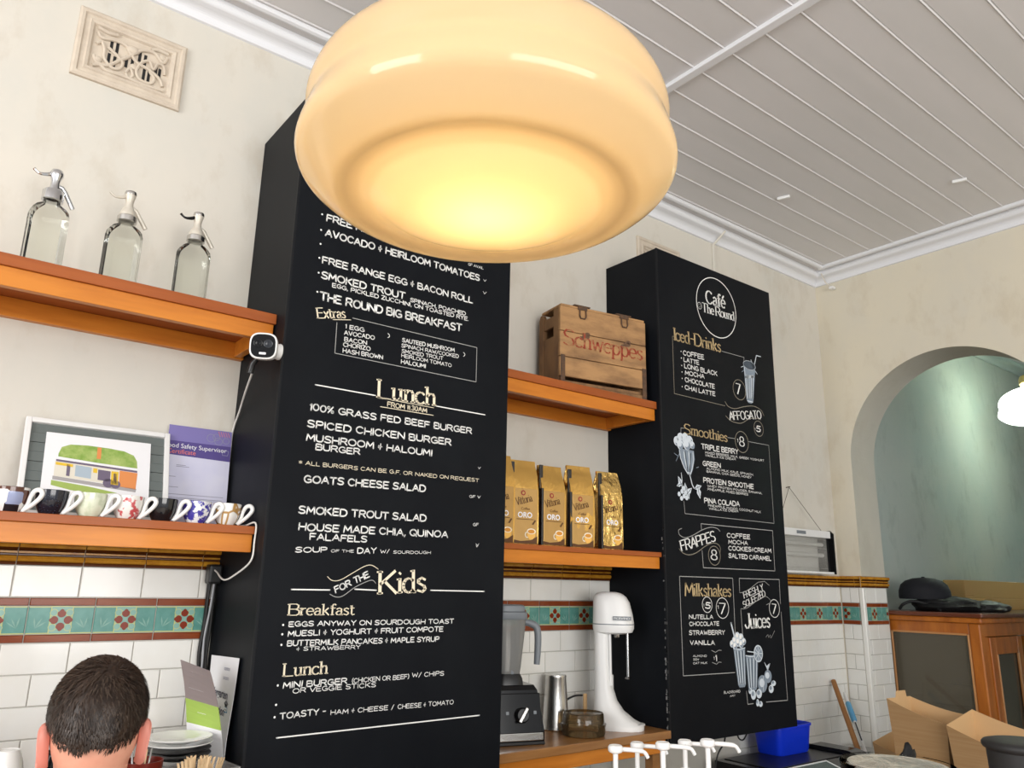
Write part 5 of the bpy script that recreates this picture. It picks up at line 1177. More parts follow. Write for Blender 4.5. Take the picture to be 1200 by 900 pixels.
o = thing('upturned_cup', 'white handled cup half hidden behind the man\'s left ear', 'cup', (.366, 2.08, ZL+.0006)); mesh('bowl', MB().lathe([(a*1.1, b*2.2) for a, b in cupw], 40), M_blackg, o)
mesh('handle', MB().tube(smooth_path([(-.026, -.016, .030), (-.052, -.03, .026), (-.060, -.034, .060), (-.045, -.026, .094), (-.020, -.012, .088)], 5), .0055, 8), M_ceramic, o)
o = thing('jug', 'dark jug at the far left edge behind the upturned cup', 'jug', (.19, 2.115, 1.0890)); mesh('jug_body', MB().lathe([(.040, 0), (.043, .02), (.036, .06), (.030, .085), (.032, .095), (.028, .093), (1e-4, .02)], 32), mat('dark_red_brown_glaze', (.05, .012, .01), .2, coat=.3), o)
o = thing('sugar_tumbler', 'dark red tumbler of sticks behind the man\'s right ear', 'tumbler', (.528, 2.010, ZL)); mesh('tumbler', MB().lathe([(.036, 0), (.038, .004), (.044, .105), (.042, .105), (.035, .006), (1e-4, .006)], 36), mat('dark_red_plastic', (.13, .012, .006), .3), o)
for k in range(5):
    q = tag(mesh('stirrer', MB().tube([(0, 0, 0), (-.012+.006*k, .004, .118)], .0022, 6), M_birch if k % 2 else M_chrome), 'thin stirrer standing in the dark red tumbler', 'stirrer', 'stirrers in the red tumbler'); q.location = (.516+.005*k, 2.006+.003*k, ZL+.0065)

# ================================================================== the man at the counter, seen from behind
def blobs_to_mesh(name, parts, mats, parent, voxel, smooth=8):
    """capsules and ellipsoids fused by a voxel remesh into one continuous surface"""
    mb = MB()
    for p in parts:
        if p[0] == 'b': mb.X = p[3] if len(p) > 3 else Matrix.Identity(4); mb.ball(p[1], p[2], 0, 24, 16); mb.X = Matrix.Identity(4)
        else:
            P, R = p[1], p[2]
            q = smooth_path([(*a, b) for a, b in zip(P, R)], 5); mb.tube([a[:3] for a in q], [max(a[3], .002) for a in q], 16)
            mb.ball(P[0], R[0], 0, 16, 10); mb.ball(P[-1], R[-1], 0, 16, 10)
    o = mesh(name, mb, mats, None)
    m = o.modifiers.new('fuse', 'REMESH'); m.mode = 'VOXEL'; m.voxel_size = voxel; m.use_smooth_shade = True
    s = o.modifiers.new('soften', 'SMOOTH'); s.factor = .5; s.iterations = smooth
    dg = bpy.context.evaluated_depsgraph_get(); me = bpy.data.meshes.new_from_object(o.evaluated_get(dg)); bpy.data.objects.remove(o)
    me.polygons.foreach_set('use_smooth', [True]*len(me.polygons)); me.materials.clear()
    for q in (mats if isinstance(mats, list) else [mats]): me.materials.append(q)
    r_ = bpy.data.objects.new(name, me); C.objects.link(r_); r_.parent = parent; return r_
hx, hy, hz = .349, 1.655, 1.226
FA = math.atan2(-.21, .978)                # he faces the tiles, slightly to the right
man = thing('person', 'man with short dark brown hair seen from behind, head bowed at the counter', 'person', (hx-.03, 1.50, 0), FA)
# local frame: +y forward, +x his right; head centre in local coordinates
hl = Matrix.Rotation(-FA, 4, 'Z') @ Vector((hx-man.location.x, hy-man.location.y, hz)); H = Vector((hl.x, hl.y, hz-.004))
b = []
b.append(('b', H+Vector((0, .004, .022)), (.0755, .095, .100)))            # skull
b.append(('b', H+Vector((0, -.030, .005)), (.0690, .062, .078)))           # back of the skull
b.append(('b', H+Vector((0, .050, -.045)), (.056, .052, .070)))            # face
b.append(('c', [H+Vector((0, .080, -.010)), H+Vector((0, .102, -.035))], [.010, .014]))    # nose
b.append(('b', H+Vector((0, .075, -.098)), (.026, .024, .020)))            # chin
b.append(('b', H+Vector((0, .094, -.066)), (.024, .010, .006))); b.append(('b', H+Vector((0, .092, -.077)), (.021, .010, .006)))   # lips
for s in (-1, 1): b.append(('b', H+Vector((s*.030, .088, .012)), (.020, .010, .006)))     # brows
sh = H+Vector((0, -.055, -.225))
b.append(('c', [H+Vector((0, -.018, -.045)), H+Vector((0, -.028, -.115)), sh+Vector((0, .01, .03))], [.060, .058, .066]))  # neck
hips = Vector((0, -.46, .80)); chest = sh+Vector((0, -.07, -.12))
b.append(('c', [sh+Vector((-.15, 0, 0)), sh+Vector((0, -.005, .015)), sh+Vector((.15, 0, 0))], [.060, .075, .060]))
b.append(('c', [sh+Vector((0, -.02, -.03)), chest, (chest+hips)/2, hips], [.11, .135, .125, .13])); 
b.append(('c', [chest+Vector((-.08, 0, 0)), chest+Vector((.08, 0, 0))], [.115, .115])); b.append(('c', [hips+Vector((-.08, 0, 0)), hips+Vector((.08, 0, 0))], [.12, .12]))
for s in (-1, 1):
    kn = Vector((s*.12, -.42+.02, .44)); an = Vector((s*.13, -.46, .075))
    b.append(('c', [hips+Vector((s*.09, 0, -.04)), kn], [.088, .058])); b.append(('c', [kn, (kn+an)/2+Vector((0, -.012, .02)), an], [.058, .054, .040])); b.append(('c', [an+Vector((0, -.03, -.035)), an+Vector((s*.01, .13, -.045))], [.038, .030]))
    el = sh+Vector((s*.235, .10, -.19)); wr = Vector((s*.15, .155, 1.055))
    b.append(('c', [sh+Vector((s*.17, 0, -.01)), el], [.052, .041])); b.append(('c', [el, (el+wr)/2, wr], [.041, .038, .027])); 
    b.append(('b', wr+Vector((-s*.008, .055, -.012)), (.040, .048, .016)))
    for k in range(4):
        f0 = wr+Vector((-s*.008+(k-1.5)*.019, .090, -.012)); L_ = (.070, .078, .074, .058)[k if s > 0 else k]
        b.append(('c', [f0, f0+Vector(((k-1.5)*.004, L_*.55, .006)), f0+Vector(((k-1.5)*.006, L_, -.012))], [.0095, .0088, .0075]))
    t0 = wr+Vector((-s*.040, .030, -.010)); b.append(('c', [t0, t0+Vector((-s*.022, .028, .0)), t0+Vector((-s*.026, .055, -.008))], [.0115, .010, .0085]))
body = blobs_to_mesh('body', b, [M_skin, M_ear], man, .0065, 6)
# ears: shaped shells with a rim, lobe and hollow
for s in (-1, 1):
    mb = MB(); E = H+Vector((s*.0690, -.006, -.012))
    mb.X = Matrix.Translation(E) @ Matrix.Rotation(s*-.42, 4, 'Z') @ Matrix.Scale(1.06, 4) @ Matrix.Rotation(-.12, 4, 'X')
    ol = smooth_path([(.0, -.034), (-.012, -.022), (-.021, 0), (-.025, .020), (-.018, .035), (-.002, .038), (.012, .028), (.013, .006), (.009, -.014), (.008, -.028), (.0, -.034)], 4)[:-1]
    rg = []
    for dx, k_ in ((0, .86), (.006, 1.0), (.012, 1.02), (.0165, .95), (.0150, .82), (.010, .70), (.007, .4)):
        rg.append([(s*(dx+.010*max(0, -y/.025)), y*k_, z*k_) for y, z in ol])
    mb.loft(rg); mesh('ear', mb, M_ear, man)
# clothes
cl = [('c', [sh+Vector((-.15, 0, -.004)), sh+Vector((0, -.012, .0)), sh+Vector((.15, 0, -.004))], [.067, .080, .067]), ('c', [sh+Vector((0, -.02, -.03)), chest, (chest+hips)/2, hips], [.117, .143, .135, .140]),
      ('c', [chest+Vector((-.08, 0, 0)), chest+Vector((.08, 0, 0))], [.124, .124]), ('c', [hips+Vector((-.08, 0, 0)), hips+Vector((.08, 0, 0))], [.130, .130])]
for s in (-1, 1): el = sh+Vector((s*.235, .10, -.19)); a_ = sh+Vector((s*.17, 0, -.01)); cl.append(('c', [a_, a_+(el-a_)*.62], [.060, .056]))
blobs_to_mesh('shirt', cl, M_shirt, man, .009, 5)
tr = [('c', [hips+Vector((-.08, 0, -.02)), hips+Vector((.08, 0, -.02))], [.134, .134])]
for s in (-1, 1): kn = Vector((s*.12, -.40, .44)); an = Vector((s*.13, -.46, .085)); tr += [('c', [hips+Vector((s*.09, 0, -.04)), kn], [.100, .070]), ('c', [kn, (kn+an)/2, an], [.070, .064, .055])]
blobs_to_mesh('trousers', tr, M_trouser, man, .010, 4)
for s in (-1, 1):
    for zz in (0, 1): pass
    mb = MB(); mb.ball((H.x+s*.030, H.y+.0865, H.z-.002), (.012, .008, .0075), 0, 16, 10); mesh('eye', mb, M_paper, man)
    mb = MB(); mb.ball((H.x+s*.030, H.y+.0930, H.z-.002), (.0045, .003, .0045), 0, 12, 8); mesh('iris', mb, M_brown, man)
# hair: a close cap with a ragged nape line, covered in short locks
def skull(th, ph, k=1.0):
    # th around, ph from the crown down
    d = Vector((math.sin(ph)*math.sin(th), -math.sin(ph)*math.cos(th), math.cos(ph)))
    a = Vector((.0755*k, .0975*k, .100*k)); c = H+Vector((0, -.008, .022))
    return c+Vector((d.x*a.x, d.y*a.y, d.z*a.z)), d
def hair_end(th):
    t = abs(((th+math.pi) % (2*math.pi))-math.pi)          # 0 at the nape, pi at the brow
    if t < .75: return 1.82-.05*math.cos(t*9)
    if t < 1.15: return 1.81-.26*(t-.75)/.4
    if t < 1.75: return 1.55+.08*math.sin(t*5)
    return 1.50-.45*(t-1.75)/1.4
rr = random.Random(21)
mb = MB(); nth, nph = 72, 26; rings = []
for j in range(nph+1):
    ring = []
    for i in range(nth):
        th = 2*math.pi*i/nth; ph = max(hair_end(th)*j/nph, .01); p, d = skull(th, ph)
        th_ = .014*(1-(j/nph)**3)+.0015+(.0025*noise.noise(p*55) if j < nph else 0)
        if j == nph: th_ = -.006
        ring.append(tuple(p+d*th_))
    rings.append(ring)
mb.loft(rings, 0, True, True)
crown = Vector((.02, -.035, 1))
for k in range(5200):
    th = rr.uniform(-math.pi, math.pi); u = rr.random()**.62; he = hair_end(th); ph = he*u*1.015
    p, d = skull(th, ph); fl = (p-(H+Vector((.012, -.055, .115)))); fl = fl-d*fl.dot(d)
    if fl.length < 1e-4: continue
    fl.normalize(); sw = d.cross(fl); fl = (fl+sw*(.45*math.sin(th*2+3*u)+rr.uniform(-.35, .35))).normalized(); sw = d.cross(fl).normalized()
    ln = (.030-.021*u)*rr.uniform(.7, 1.25); w = .0016*rr.uniform(.6, 1.3)*(1.3-.7*u); b0 = p+d*(.0115*(1-u**3)+.0005)
    up = .0045*(1-u)+.0012
    m1 = b0+fl*ln*.55+d*up; e = b0+fl*ln+d*up*rr.uniform(-.1, .9)
    mb.add([b0-sw*w, b0+sw*w, m1+sw*w*.8, m1-sw*w*.8, e], [(0, 1, 2, 3), (3, 2, 4)], True, 1 if rr.random() < .3 else 0)
mesh('hair', mb, [M_hair, mat('sunlit_brown_hair', (.045, .029, .020), .45)], man, fix=False)  # some locks, picked at random, are a paler brown

# ================================================================== glazed timber cabinet in the alcove
r = thing('glazed_cabinet', 'amber timber display cabinet with dark glazed side and doors beyond the arch', 'cabinet', (5.2, 2.08, 0))
cx0, cx1, cy0, cy1, cz = 4.405, 6.30, 1.800, 2.335, 1.410
wpart('cabinet_top', MB().box(cx0-.030, cy0-.030, cz-.022, cx1+.03, cy1+.005, cz, .006), M_cabd, r)
wpart('cornice_moulding', MB().box(cx0-.018, cy0-.018, cz-.050, cx1+.02, cy1, cz-.0225, .008), M_cab, r)
mb = MB()
mb.box(cx0, cy1-.075, .10, cx0+.03, cy1, cz-.0505, .003); mb.box(cx0, cy0, .0, cx0+.055, cy0+.055, cz-.0505, .006)
mb.box(cx0+.002, cy0+.0555, cz-.105, cx0+.028, cy1-.0755, cz-.0505, .003); mb.box(cx0+.002, cy0+.0555, .10, cx0+.028, cy1-.0755, .20, .003)
wpart('side_frame', mb, M_cab, r)
mb = MB()
for y_ in (cy0+.060, cy1-.080): mb.box(cx0-.004, y_-.005, .20, cx0+.008, y_+.005, cz-.105, .003)
mb.box(cx0-.004, cy0+.0655, cz-.112, cx0+.008, cy1-.0855, cz-.102, .003); wpart('glazing_bead', mb, mat('pale_bead_timber', (.50, .24, .09), .3, coat=.4), r)
M_dark = glass('old_cabinet_glass', (.55, .52, .44), .62, .05, body=(.23, .205, .15))
wpart('side_glass', MB().box(cx0+.010, cy0+.0655, .2005, cx0+.014, cy1-.0855, cz-.1055), M_dark, r)
wpart('inside_back', MB().box(cx0+.031, cy1-.012, .12, cx1-.03, cy1-.002, cz-.051), mat('dark_inside_panel', (.075, .062, .045), .7), r)
wpart('plinth', MB().box(cx0+.031, cy0+.03, 0, cx1-.03, cy1-.013, .12), M_cabd, r)
for z in (.55, .93): wpart('inner_shelf', MB().box(cx0+.032, cy0+.06, z, cx1-.04, cy1-.0125, z+.016), M_cabd, r)
mb = MB(); mb.box(cx0+.0555, cy0+.004, cz-.115, cx1, cy0+.03, cz-.0505, .003); wpart('front_rail', mb, M_cab, r)
for k in range(4):
    dx0 = cx0+.095+k*.46; dx1 = dx0+.40; tag_ = 'door'
    if k == 0: wpart('corner_stile', MB().box(cx0+.0555, cy0+.004, .02, dx0-.002, cy0+.03, cz-.1155, .003), M_cab, r)
    mb = MB(); z0, z1 = .03, cz-.118
    mb.box(dx0, cy0-.004, z0, dx0+.062, cy0+.024, z1, .004); mb.box(dx1-.062, cy0-.004, z0, dx1, cy0+.024, z1, .004); mb.box(dx0+.0622, cy0-.003, z1-.085, dx1-.0622, cy0+.023, z1, .003); mb.box(dx0+.0622, cy0-.003, z0, dx1-.0622, cy0+.023, z0+.09, .003)
    dr = wpart('door', mb, M_cab, r)
    mb = MB(); 
    for x_ in (dx0+.066, dx1-.066): mb.box(x_-.006, cy0-.008, z0+.09, x_+.006, cy0+.004, z1-.085, .003)
    gb = wpart('glazing_bead', mb, mat('bead_timber_light', (.50, .24, .09), .3, coat=.4) if k == 0 else bpy.data.materials['bead_timber_light'], r); nest(dr, gb)
    mb = MB(); mb.box(dx0+.0625, cy0+.008, z0+.0905, dx1-.0625, cy0+.012, z1-.0855); nest(dr, wpart('door_glass', mb, M_dark, r))
for k, (y_, z_, w_, h_) in enumerate(((2.02, 1.085, .12, .022), (2.00, 1.020, .17, .055))): 
    o = tag(mesh('folded_papers', MB().box(cx0+.10, y_-w_, .9465+k*.0, cx0+.16, y_+w_, .9465+.035+k*.06, .002), mat('grey_paper_%d' % k, (.50, .49, .45), .8)), ['low pale papers lying inside the glazed cabinet', 'taller pale papers inside the glazed cabinet'][k], 'papers')  # pale blocks built in place of grey reflections in the cabinet glass
    o.location.x = .16*(1-k)
# things on top of the cabinet
ct = cz+.0003
def lump(c, r_, seed, amp, seg=36, rings=22):
    mb = MB(); rr = random.Random(seed); R = []
    for i in range(rings+1):
        a = -math.pi/2+math.pi*i/rings; q = max(math.cos(a), 1e-3); ring = []
        for k in range(seg):
            t = 2*math.pi*k/seg; d = Vector((q*math.cos(t), q*math.sin(t), math.sin(a))); f = 1+amp*noise.noise(d*2.2+Vector((seed, 0, 0)))+amp*.4*noise.noise(d*6+Vector((0, seed, 0)))
            ring.append((c[0]+r_[0]*d.x*f, c[1]+r_[1]*d.y*f, max(c[2]+r_[2]*d.z*f, ct)))
        R.append(ring)
    return mb.loft(R)
M_cloth = mat('black_nylon', (.005, .005, .006), .65, bump=((30, 30, 30), .5, .01)); M_cap = mat('black_cap_cotton', (.004, .0045, .008), .8)
r = thing('bag', 'soft black bag lying flat on the cabinet top under the cap', 'bag', (4.75, 2.04, ct))
wpart('bag_body', lump((4.68, 2.07, ct+.030), (.19, .17, .050), 3, .22), M_cloth, r); wpart('bag_flap', lump((4.86, 1.94, ct+.022), (.16, .11, .038), 8, .22), mat('charcoal_nylon', (.028, .028, .028), .6), r)
wpart('strap', MB().tube(smooth_path([(4.47, 2.23, ct+.008), (4.46, 2.20, ct+.035), (4.49, 2.16, ct+.050), (4.52, 2.10, ct+.035), (4.49, 2.02, ct+.008)], 6), .008, 8), M_cloth, r)
r = thing('cap', 'black peaked cap on top of the black bag', 'cap', (4.62, 2.155, ct+.062), -.75)
mb = MB(); prof = [(.118, 0), (.121, .012), (.119, .045), (.108, .078), (.085, .100), (.05, .113), (.012, .117), (1e-4, .117)]
mb.lathe(prof, 36); me = mesh('crown', mb, M_cap, r); me.scale = (1.12, .95, 1.0)
mb = MB(); rings = []
for i in range(9):
    t = i/8; x_ = .09+.125*t; w_ = .105*math.sqrt(max(1-(t*.93)**2, 0.02)); rings.append([(x_+.012*(1-abs(k))*0, w_*k, .010-.018*t-.020*k*k) for k in [j/6-1 for j in range(13)]]+[(x_, w_*k, .006-.018*t-.020*k*k) for k in [1-j/6 for j in range(13)]])
mb.loft(rings); mesh('peak', mb, M_cap, r); mesh('top_button', MB().lathe([(.010, .115), (.008, .121), (1e-4, .123)], 16), M_cap, r)
o = tag(mesh('timber_offcut', MB().box(4.76, 1.955, ct+.0862, 5.02, 2.00, ct+.0885, .001), M_carddark), 'flat strip of card resting on the black bag by the boxes', 'card'); o.rotation_euler = (0, 0, 0)
r = thing('cardboard_box', 'lower flat cardboard box on the cabinet top, right of the black bag', 'box', (5.72, 2.26, ct)); wpart('carton', MB().box(5.28, 2.19, ct, 6.25, 2.325, ct+.070, .003), M_carddark, r)
text_mesh('printed_mark', 'BOX OF', .030, mat('dark_box_print', (.06, .035, .015), .8), None, Matrix.Translation((5.66, 2.1892, ct+.030)) @ FRONT).parent = None
pm = bpy.data.objects['printed_mark']; pm.parent = r; pm.location = -Vector(r.location)
r = thing('cardboard_box', 'upper plain cardboard box stacked on the flat box beyond the arch', 'box', (5.70, 2.26, ct+.0705)); wpart('carton', MB().box(5.24, 2.20, ct+.0705, 6.20, 2.325, ct+.178, .003), M_carddark, r)
wpart('tape_end', MB().box(6.02, 2.22, ct+.1782, 6.10, 2.30, ct+.1800, .0005), M_paper, r)

# ================================================================== right-hand bench with tub, scales and cardboard trays
r = thing('side_bench', 'dark bench below the drinks board and arch, carrying the tub and trays', 'bench', (3.3, 1.8, 0))
ZF = .930; ZR = .7450
wpart('bench_top', MB().box(2.81, 1.26, ZR-.03, 4.08, W-.008, ZR-.0003, .003), M_steel, r); wpart('bench_body', MB().box(2.83, 1.30, 0, 4.06, W-.01, ZR-.0305, .003), M_blackp, r)
# scales / dark machine
r = thing('bench_scale', 'black bench machine with white edged sloping front under the blue tub', 'bench machine', (3.05, 2.0, ZR))
mb = MB(); mb.prism([(1.93, ZR), (2.30, ZR), (2.30, ZR+.058), (2.03, ZR+.058), (1.93, ZR+.030)], 2.90, 3.60, 'x'); mb.prism([(1.95, ZR+.0585), (2.26, ZR+.0585), (2.22, ZR+.078), (2.04, ZR+.078)], 3.49, 3.58, 'x'); wpart('housing', mb, M_blackg, r)
sl = math.atan2(.028, .10)
mb = MB(); mb.X = Matrix.Translation((3.16, 1.980, ZR+.0445)) @ Matrix.Rotation(sl, 4, 'X'); mb.box(-.25, .046, -.0005, .14, .052, .004, .001); mb.box(.134, -.050, -.0005, .140, .046, .004, .001); mb.box(-.25, -.052, -.0005, .14, -.046, .004, .001); wpart('white_edge', mb, M_plastic, r)
mb = MB(); mb.X = Matrix.Translation((3.16, 1.980, ZR+.0445)) @ Matrix.Rotation(sl, 4, 'X'); mb.box(-.25, -.045, -.0005, .133, .045, .0012); wpart('green_panel', mb, mat('dark_teal_panel', (.012, .055, .055), .2), r)
wpart('weighing_plate', MB().box(2.95, 2.045, ZR+.0585, 3.47, 2.29, ZR+.0610, .002), M_blackp, r)
r = thing('blue_tub', 'bright blue plastic tub partly behind the bottom corner of the drinks board', 'tub', (3.302, 2.235, ZR+.0613), .0)
M_blue = mat('bright_blue_plastic', (.005, .035, .62), .35)
def rr_(a, b, z, p=7, n=44): return [(a*math.copysign(abs(math.cos(t))**(2/p), math.cos(t)), b*math.copysign(abs(math.sin(t))**(2/p), math.sin(t)), z) for t in [2*math.pi*k/n for k in range(n)]]
mb = MB(); mb.loft([rr_(.112, .062, 0), rr_(.116, .065, .006), rr_(.128, .074, .108), rr_(.134, .078, .110), rr_(.134, .078, .120), rr_(.130, .075, .121), rr_(.124, .070, .114), rr_(.110, .060, .008)], 0, True, True); mesh('tub_body', mb, M_blue, r)
o = thing('sponge', 'brown scrap poking out of the blue tub', 'scrap', (3.385, 2.245, ZR+.0700)); mesh('scrap', MB().box(-.016, -.010, 0, .016, .010, .128, .004), mat('brown_scrap', (.20, .11, .08), .8), o).rotation_euler = (.0, .06, .3)

# cardboard trays: open boxes with tapering sides
def tray(x0, y0, x1, y1, z0, hc, flare, label, tab=0):
    r_ = thing('cardboard_tray', label, 'cardboard tray', ((x0+x1)/2, (y0+y1)/2, z0)); t = .003; f = flare
    B = [(x0+f, y0+f), (x1-f, y0+f), (x1-f, y1-f), (x0+f, y1-f)]; Tt = [(x0, y0), (x1, y0), (x1, y1), (x0, y1)]
    mb = MB(); mb.box(x0+f, y0+f, z0, x1-f, y1-f, z0+t); wpart('base', mb, M_card, r_)
    for k in range(4):
        k2 = (k+1) % 4; b0, b1, t0, t1 = Vector((*B[k], z0+.0005)), Vector((*B[k2], z0+.0005)), Vector((*Tt[k], z0+hc[k])), Vector((*Tt[k2], z0+hc[k2]))
        c_ = Vector(((x0+x1)/2, (y0+y1)/2, z0)); out_ = ((b0+b1)/2-c_); out_.z = 0; out_.normalize(); n_ = -out_*t
        N_ = 24; vs_ = []
        for i in range(N_+1):
            u = i/N_; bb = b0+(b1-b0)*u; tt = t0+(t1-t0)*u; up = -.008*math.sin(math.pi*u) if k in (1, 3) else 0
            if k == 2 and tab: up += tab*(1 if .18 < u < .62 else 0)
            tt = tt+Vector((0, 0, up)); vs_ += [bb, tt, bb+n_, tt+n_]
        fo = [(4*i, 4*i+4, 4*i+5, 4*i+1) for i in range(N_)]; fi = [(4*i+2, 4*i+3, 4*i+7, 4*i+6) for i in range(N_)]; ft = [(4*i+1, 4*i+5, 4*i+7, 4*i+3) for i in range(N_)]; fb = [(4*i, 4*i+2, 4*i+6, 4*i+4) for i in range(N_)]
        mb = MB(); mb.add(vs_, fo, False, 0); mb.add(vs_, fi, False, 1); mb.add(vs_, ft, False, 1); mb.add(vs_, fb, False, 0); mb.add(vs_, [(0, 1, 3, 2), (4*N_, 4*N_+2, 4*N_+3, 4*N_+1)], False, 0)
        wpart('side', mb, [M_card, M_cardl], r_)
    return r_
ZT_ = ZR+.0602
tray(3.40, 1.553, 3.60, 1.790, ZT_, (1.004-ZT_, 1.022-ZT_, 1.070-ZT_, 1.074-ZT_), .014, 'upright cardboard tray standing left of the other, beneath the cabinet glass', .026)
tray(3.36, 1.275, 3.60, 1.540, ZT_, (.930-ZT_, .985-ZT_, 1.048-ZT_, 1.008-ZT_), .014, 'cardboard tray at the right frame edge, half hidden by the black lid')
tag(mesh('tray_stand', MB().box(3.36, 1.285, ZR, 3.62, 1.790, ZR+.0600, .003), M_blackp), 'dark slab under the two cardboard trays', 'slab')
tray(3.612, 1.800, 3.80, 1.985, ZR, (.815-ZR, .84-ZR, .885-ZR, .855-ZR), .010, 'lower cardboard tray leaning out beside the wooden stick')
o = tag(mesh('crumpled_bag', MB().ball((0, 0, .0), (.05, .03, .05), 0, 20, 12), M_cloth), 'small crumpled black plastic lump in front of the cardboard trays', 'lump'); o.location = (1.985, 1.005, ZF+.180); o.scale = (.55, .55, .85)
for v in o.data.vertices: v.co += v.co.normalized()*.018*noise.noise(v.co*45); v.co.z = v.co.z*1.0
# stick and brush leaning in the corner
r = thing('broom_handle', 'round brown wooden stick leaning against the corner tiles', 'stick', (3.72, 2.10, ZR))
wpart('stick', MB().tube([(3.735, 2.118, ZR+.018), (3.945, 2.350, 1.058)], .0125, 14), mat('brown_stick_timber', (.33, .15, .05), .6), r)
r = thing('paint_brush', 'blue and white handled stick leaning beside the wooden stick', 'brush', (3.86, 2.18, ZR))
P0, P1 = Vector((3.845, 2.150, ZR+.012)), Vector((4.020, 2.340, 1.000)); lp = lambda t: P0+(P1-P0)*t
wpart('striped_shaft', MB().tube([lp(0), lp(.50)], .0075, 12), M_plastic, r); wpart('shaft_stripe', MB().tube([lp(.2)+Vector((-.0065, -.006, 0)), lp(.49)+Vector((-.0065, -.006, 0))], .0035, 8), M_blackp, r)
wpart('blue_sleeve', MB().tube([lp(.50), lp(.52), lp(.80), lp(.82)], [.010, .0140, .0140, .010], 14), mat('sky_blue_sleeve', (.13, .40, .66), .4), r); wpart('white_tip', MB().tube([lp(.82), lp(.94), lp(1.0)], [.010, .009, .003], 12), M_plastic, r)

# ================================================================== front counter: syrup pumps, glass jar, lidded jar
r = thing('front_counter', 'front serving counter holding the syrup pumps and jars', 'counter', (1.8, .95, 0))
wpart('counter_top', MB().box(.85, .50, ZF-.03, 2.60, 1.36, ZF-.0003, .003), M_oak, r); wpart('counter_body', MB().box(.9, .55, 0, 2.55, 1.30, ZF-.0305, .003), M_blackp, r)
M_syr = mat('amber_syrup', (.18, .06, .01), .1, coat=.5)
def pump(x, y, ztop, rz, label):
    r_ = thing('syrup_pump', label, 'pump bottle', (x, y, ZF), rz, 'white syrup pumps on the counter'); h = ztop-ZF
    mesh('bottle', MB().lathe([(.030, 0), (.032, .003), (.032, h-.135), (.028, h-.115), (.014, h-.100), (.014, h-.085)], 28), M_syr, r_)
    mesh('screw_collar', MB().lathe([(.0165, h-.0845), (.0165, h-.062), (.012, h-.058), (.006, h-.056)], 20), M_plastic, r_)
    mesh('plunger', MB().lathe([(.0052, h-.056), (.0052, h-.012)], 14), M_plastic, r_)
    mb = MB(); mb.lathe([(.006, h-.016), (.0135, h-.013), (.0150, h-.010), (.0150, h-.003), (.0125, h), (.009, h-.0015), (1e-4, h-.002)], 28); mesh('pump_head', mb, M_plastic, r_)
    mesh('nozzle', MB().tube(smooth_path([(.010, 0, h-.008), (.035, 0, h-.010), (.058, 0, h-.013), (.066, 0, h-.018), (.071, 0, h-.026)], 4), [.0046]*9+[.0040]*8, 10), M_plastic, r_)
PUMPS = [(1.240, 1.234, 1.188), (1.378, 1.304, 1.170), (1.316, 1.174, 1.196), (1.460, 1.238, 1.177), (1.388, 1.117, 1.203)]
PUMPL = ['leftmost white syrup pump, nozzle pointing right', 'second white syrup pump from the left', 'middle white syrup pump of the five', 'fourth white syrup pump, next to the rightmost one', 'rightmost white syrup pump, nearest the hanging black cable']
for (x, y, zt), lb in zip(PUMPS, PUMPL): pump(x, y, zt, -.42, lb)
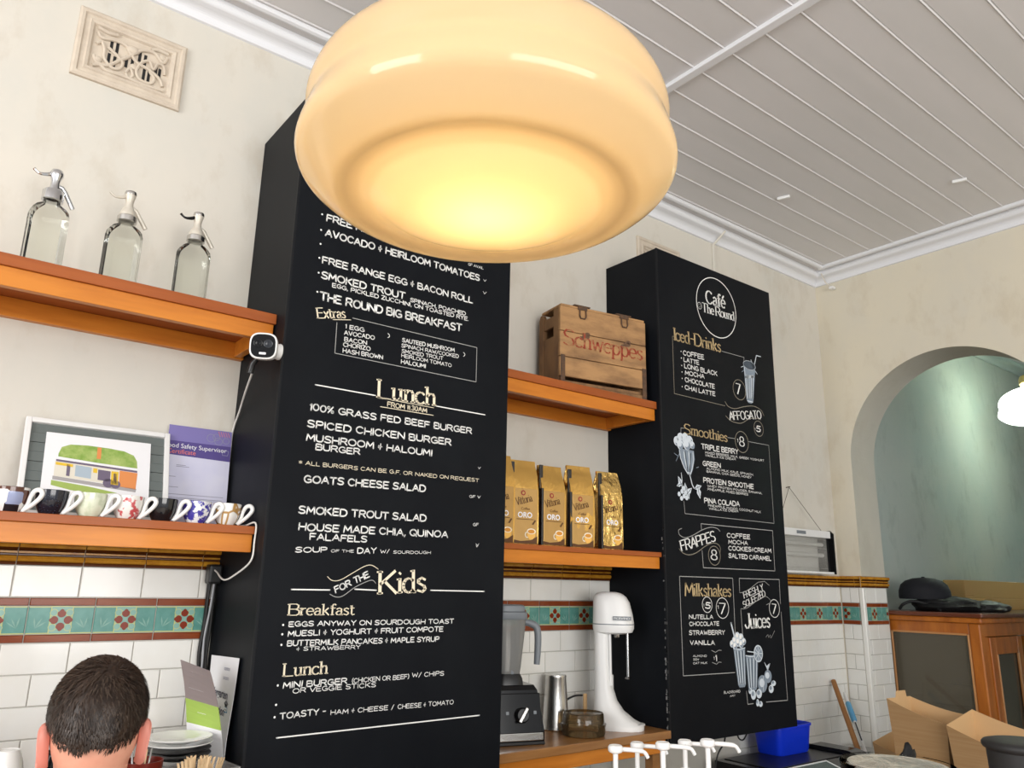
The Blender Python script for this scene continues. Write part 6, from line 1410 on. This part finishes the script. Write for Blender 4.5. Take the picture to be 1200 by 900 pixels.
# glass jar with a broad shining rim
r = thing('glass_bowl', 'wide clear glass dish with a shining rim at the bottom right edge', 'dish', (1.752, .912, ZF-.0))
M_foil = mat('bright_foil', (.90, .87, .80), .22, metal=.75, bump=((40, 40, 40), .5, .01))
mesh('dish_wall', MB().lathe([(.060, 0), (.075, .004), (.100, .10), (.110, .196), (.1135, .216), (.1145, .222), (.1125, .224), (.107, .214), (.097, .10), (.072, .010), (1e-4, .008)], 64), M_clear, r)
mesh('foil_wrapping', MB().lathe([(.090, .10), (.099, .17), (.1055, .203), (.098, .222), (.080, .218), (.05, .226), (.02, .218), (1e-4, .222)], 48), M_foil, r)
# lidded jar at the right frame edge
r = thing('lidded_jar', 'clear jar with a wide black lid at the right frame edge', 'jar', (1.905, .725, ZF+.0))
mesh('jar_glass', MB().lathe([(.060, 0), (.064, .004), (.064, .200), (.058, .215), (.052, .220), (.050, .218), (.056, .205), (.061, .19), (.061, .008), (1e-4, .006)], 48), M_clear, r)
mesh('black_lid', MB().lathe([(.060, .2205), (.064, .222), (.066, .262), (.0715, .266), (.0735, .270), (.0735, .275), (.070, .279), (.060, .2815), (.030, .283), (1e-4, .2835)], 56), mat('matt_black_lid', (.018, .018, .019), .55), r)
mesh('jar_contents', MB().lathe([(.058, .010), (.058, .15), (.05, .16), (1e-4, .165)], 40), mat('pale_contents', (.42, .33, .22), .7), r)

# ------------------------------------------------------------------ pieces of parts
nest_named('soda_siphon', 'head', ('lever', 'spout', 'cap'))
nest_named('security_camera', 'face', ('lens', 'sensor', 'spotlight'))
nest_named('framed_painting', 'painting_sheet', ('watercolour',))
nest_named('certificate', 'sheet', ('header_band', 'title_text', 'subtitle_text', 'line_emblem', 'fine_print'))
nest_named('coffee_bag', 'label_panel', ('oro_lettering', 'script_lettering', 'coffee_lettering', 'fine_print', 'round_emblem', 'cup_print'))
nest_named('blender', 'control_panel', ('control_knob', 'knob_lever', 'indicator_light'))
nest_named('blender', 'jug', ('jug_lid', 'jug_handle', 'jug_ribs'))
nest_named('milkshake_mixer', 'motor_head', ('head_band', 'name_badge', 'badge_lettering', 'spindle_boss'))
nest_named('milkshake_mixer', 'spindle', ('spindle_disc',))
nest_named('insect_zapper', 'top_rail', ('rating_label',))
nest_named('syrup_pump', 'pump_head', ('nozzle',))
nest_named('leaflet', 'folded_sheet', ('printed_lines',))
nest_named('notice_sheet', 'sheet', ('printed_text', 'blue_bird_print'))
nest_named('fork_tub', 'tub_wall', ('tub_rim',))
nest_named('cap', 'crown', ('top_button',))
nest_named('air_vent', 'plaster_ground', ('vent_slots', 'scroll_relief'))
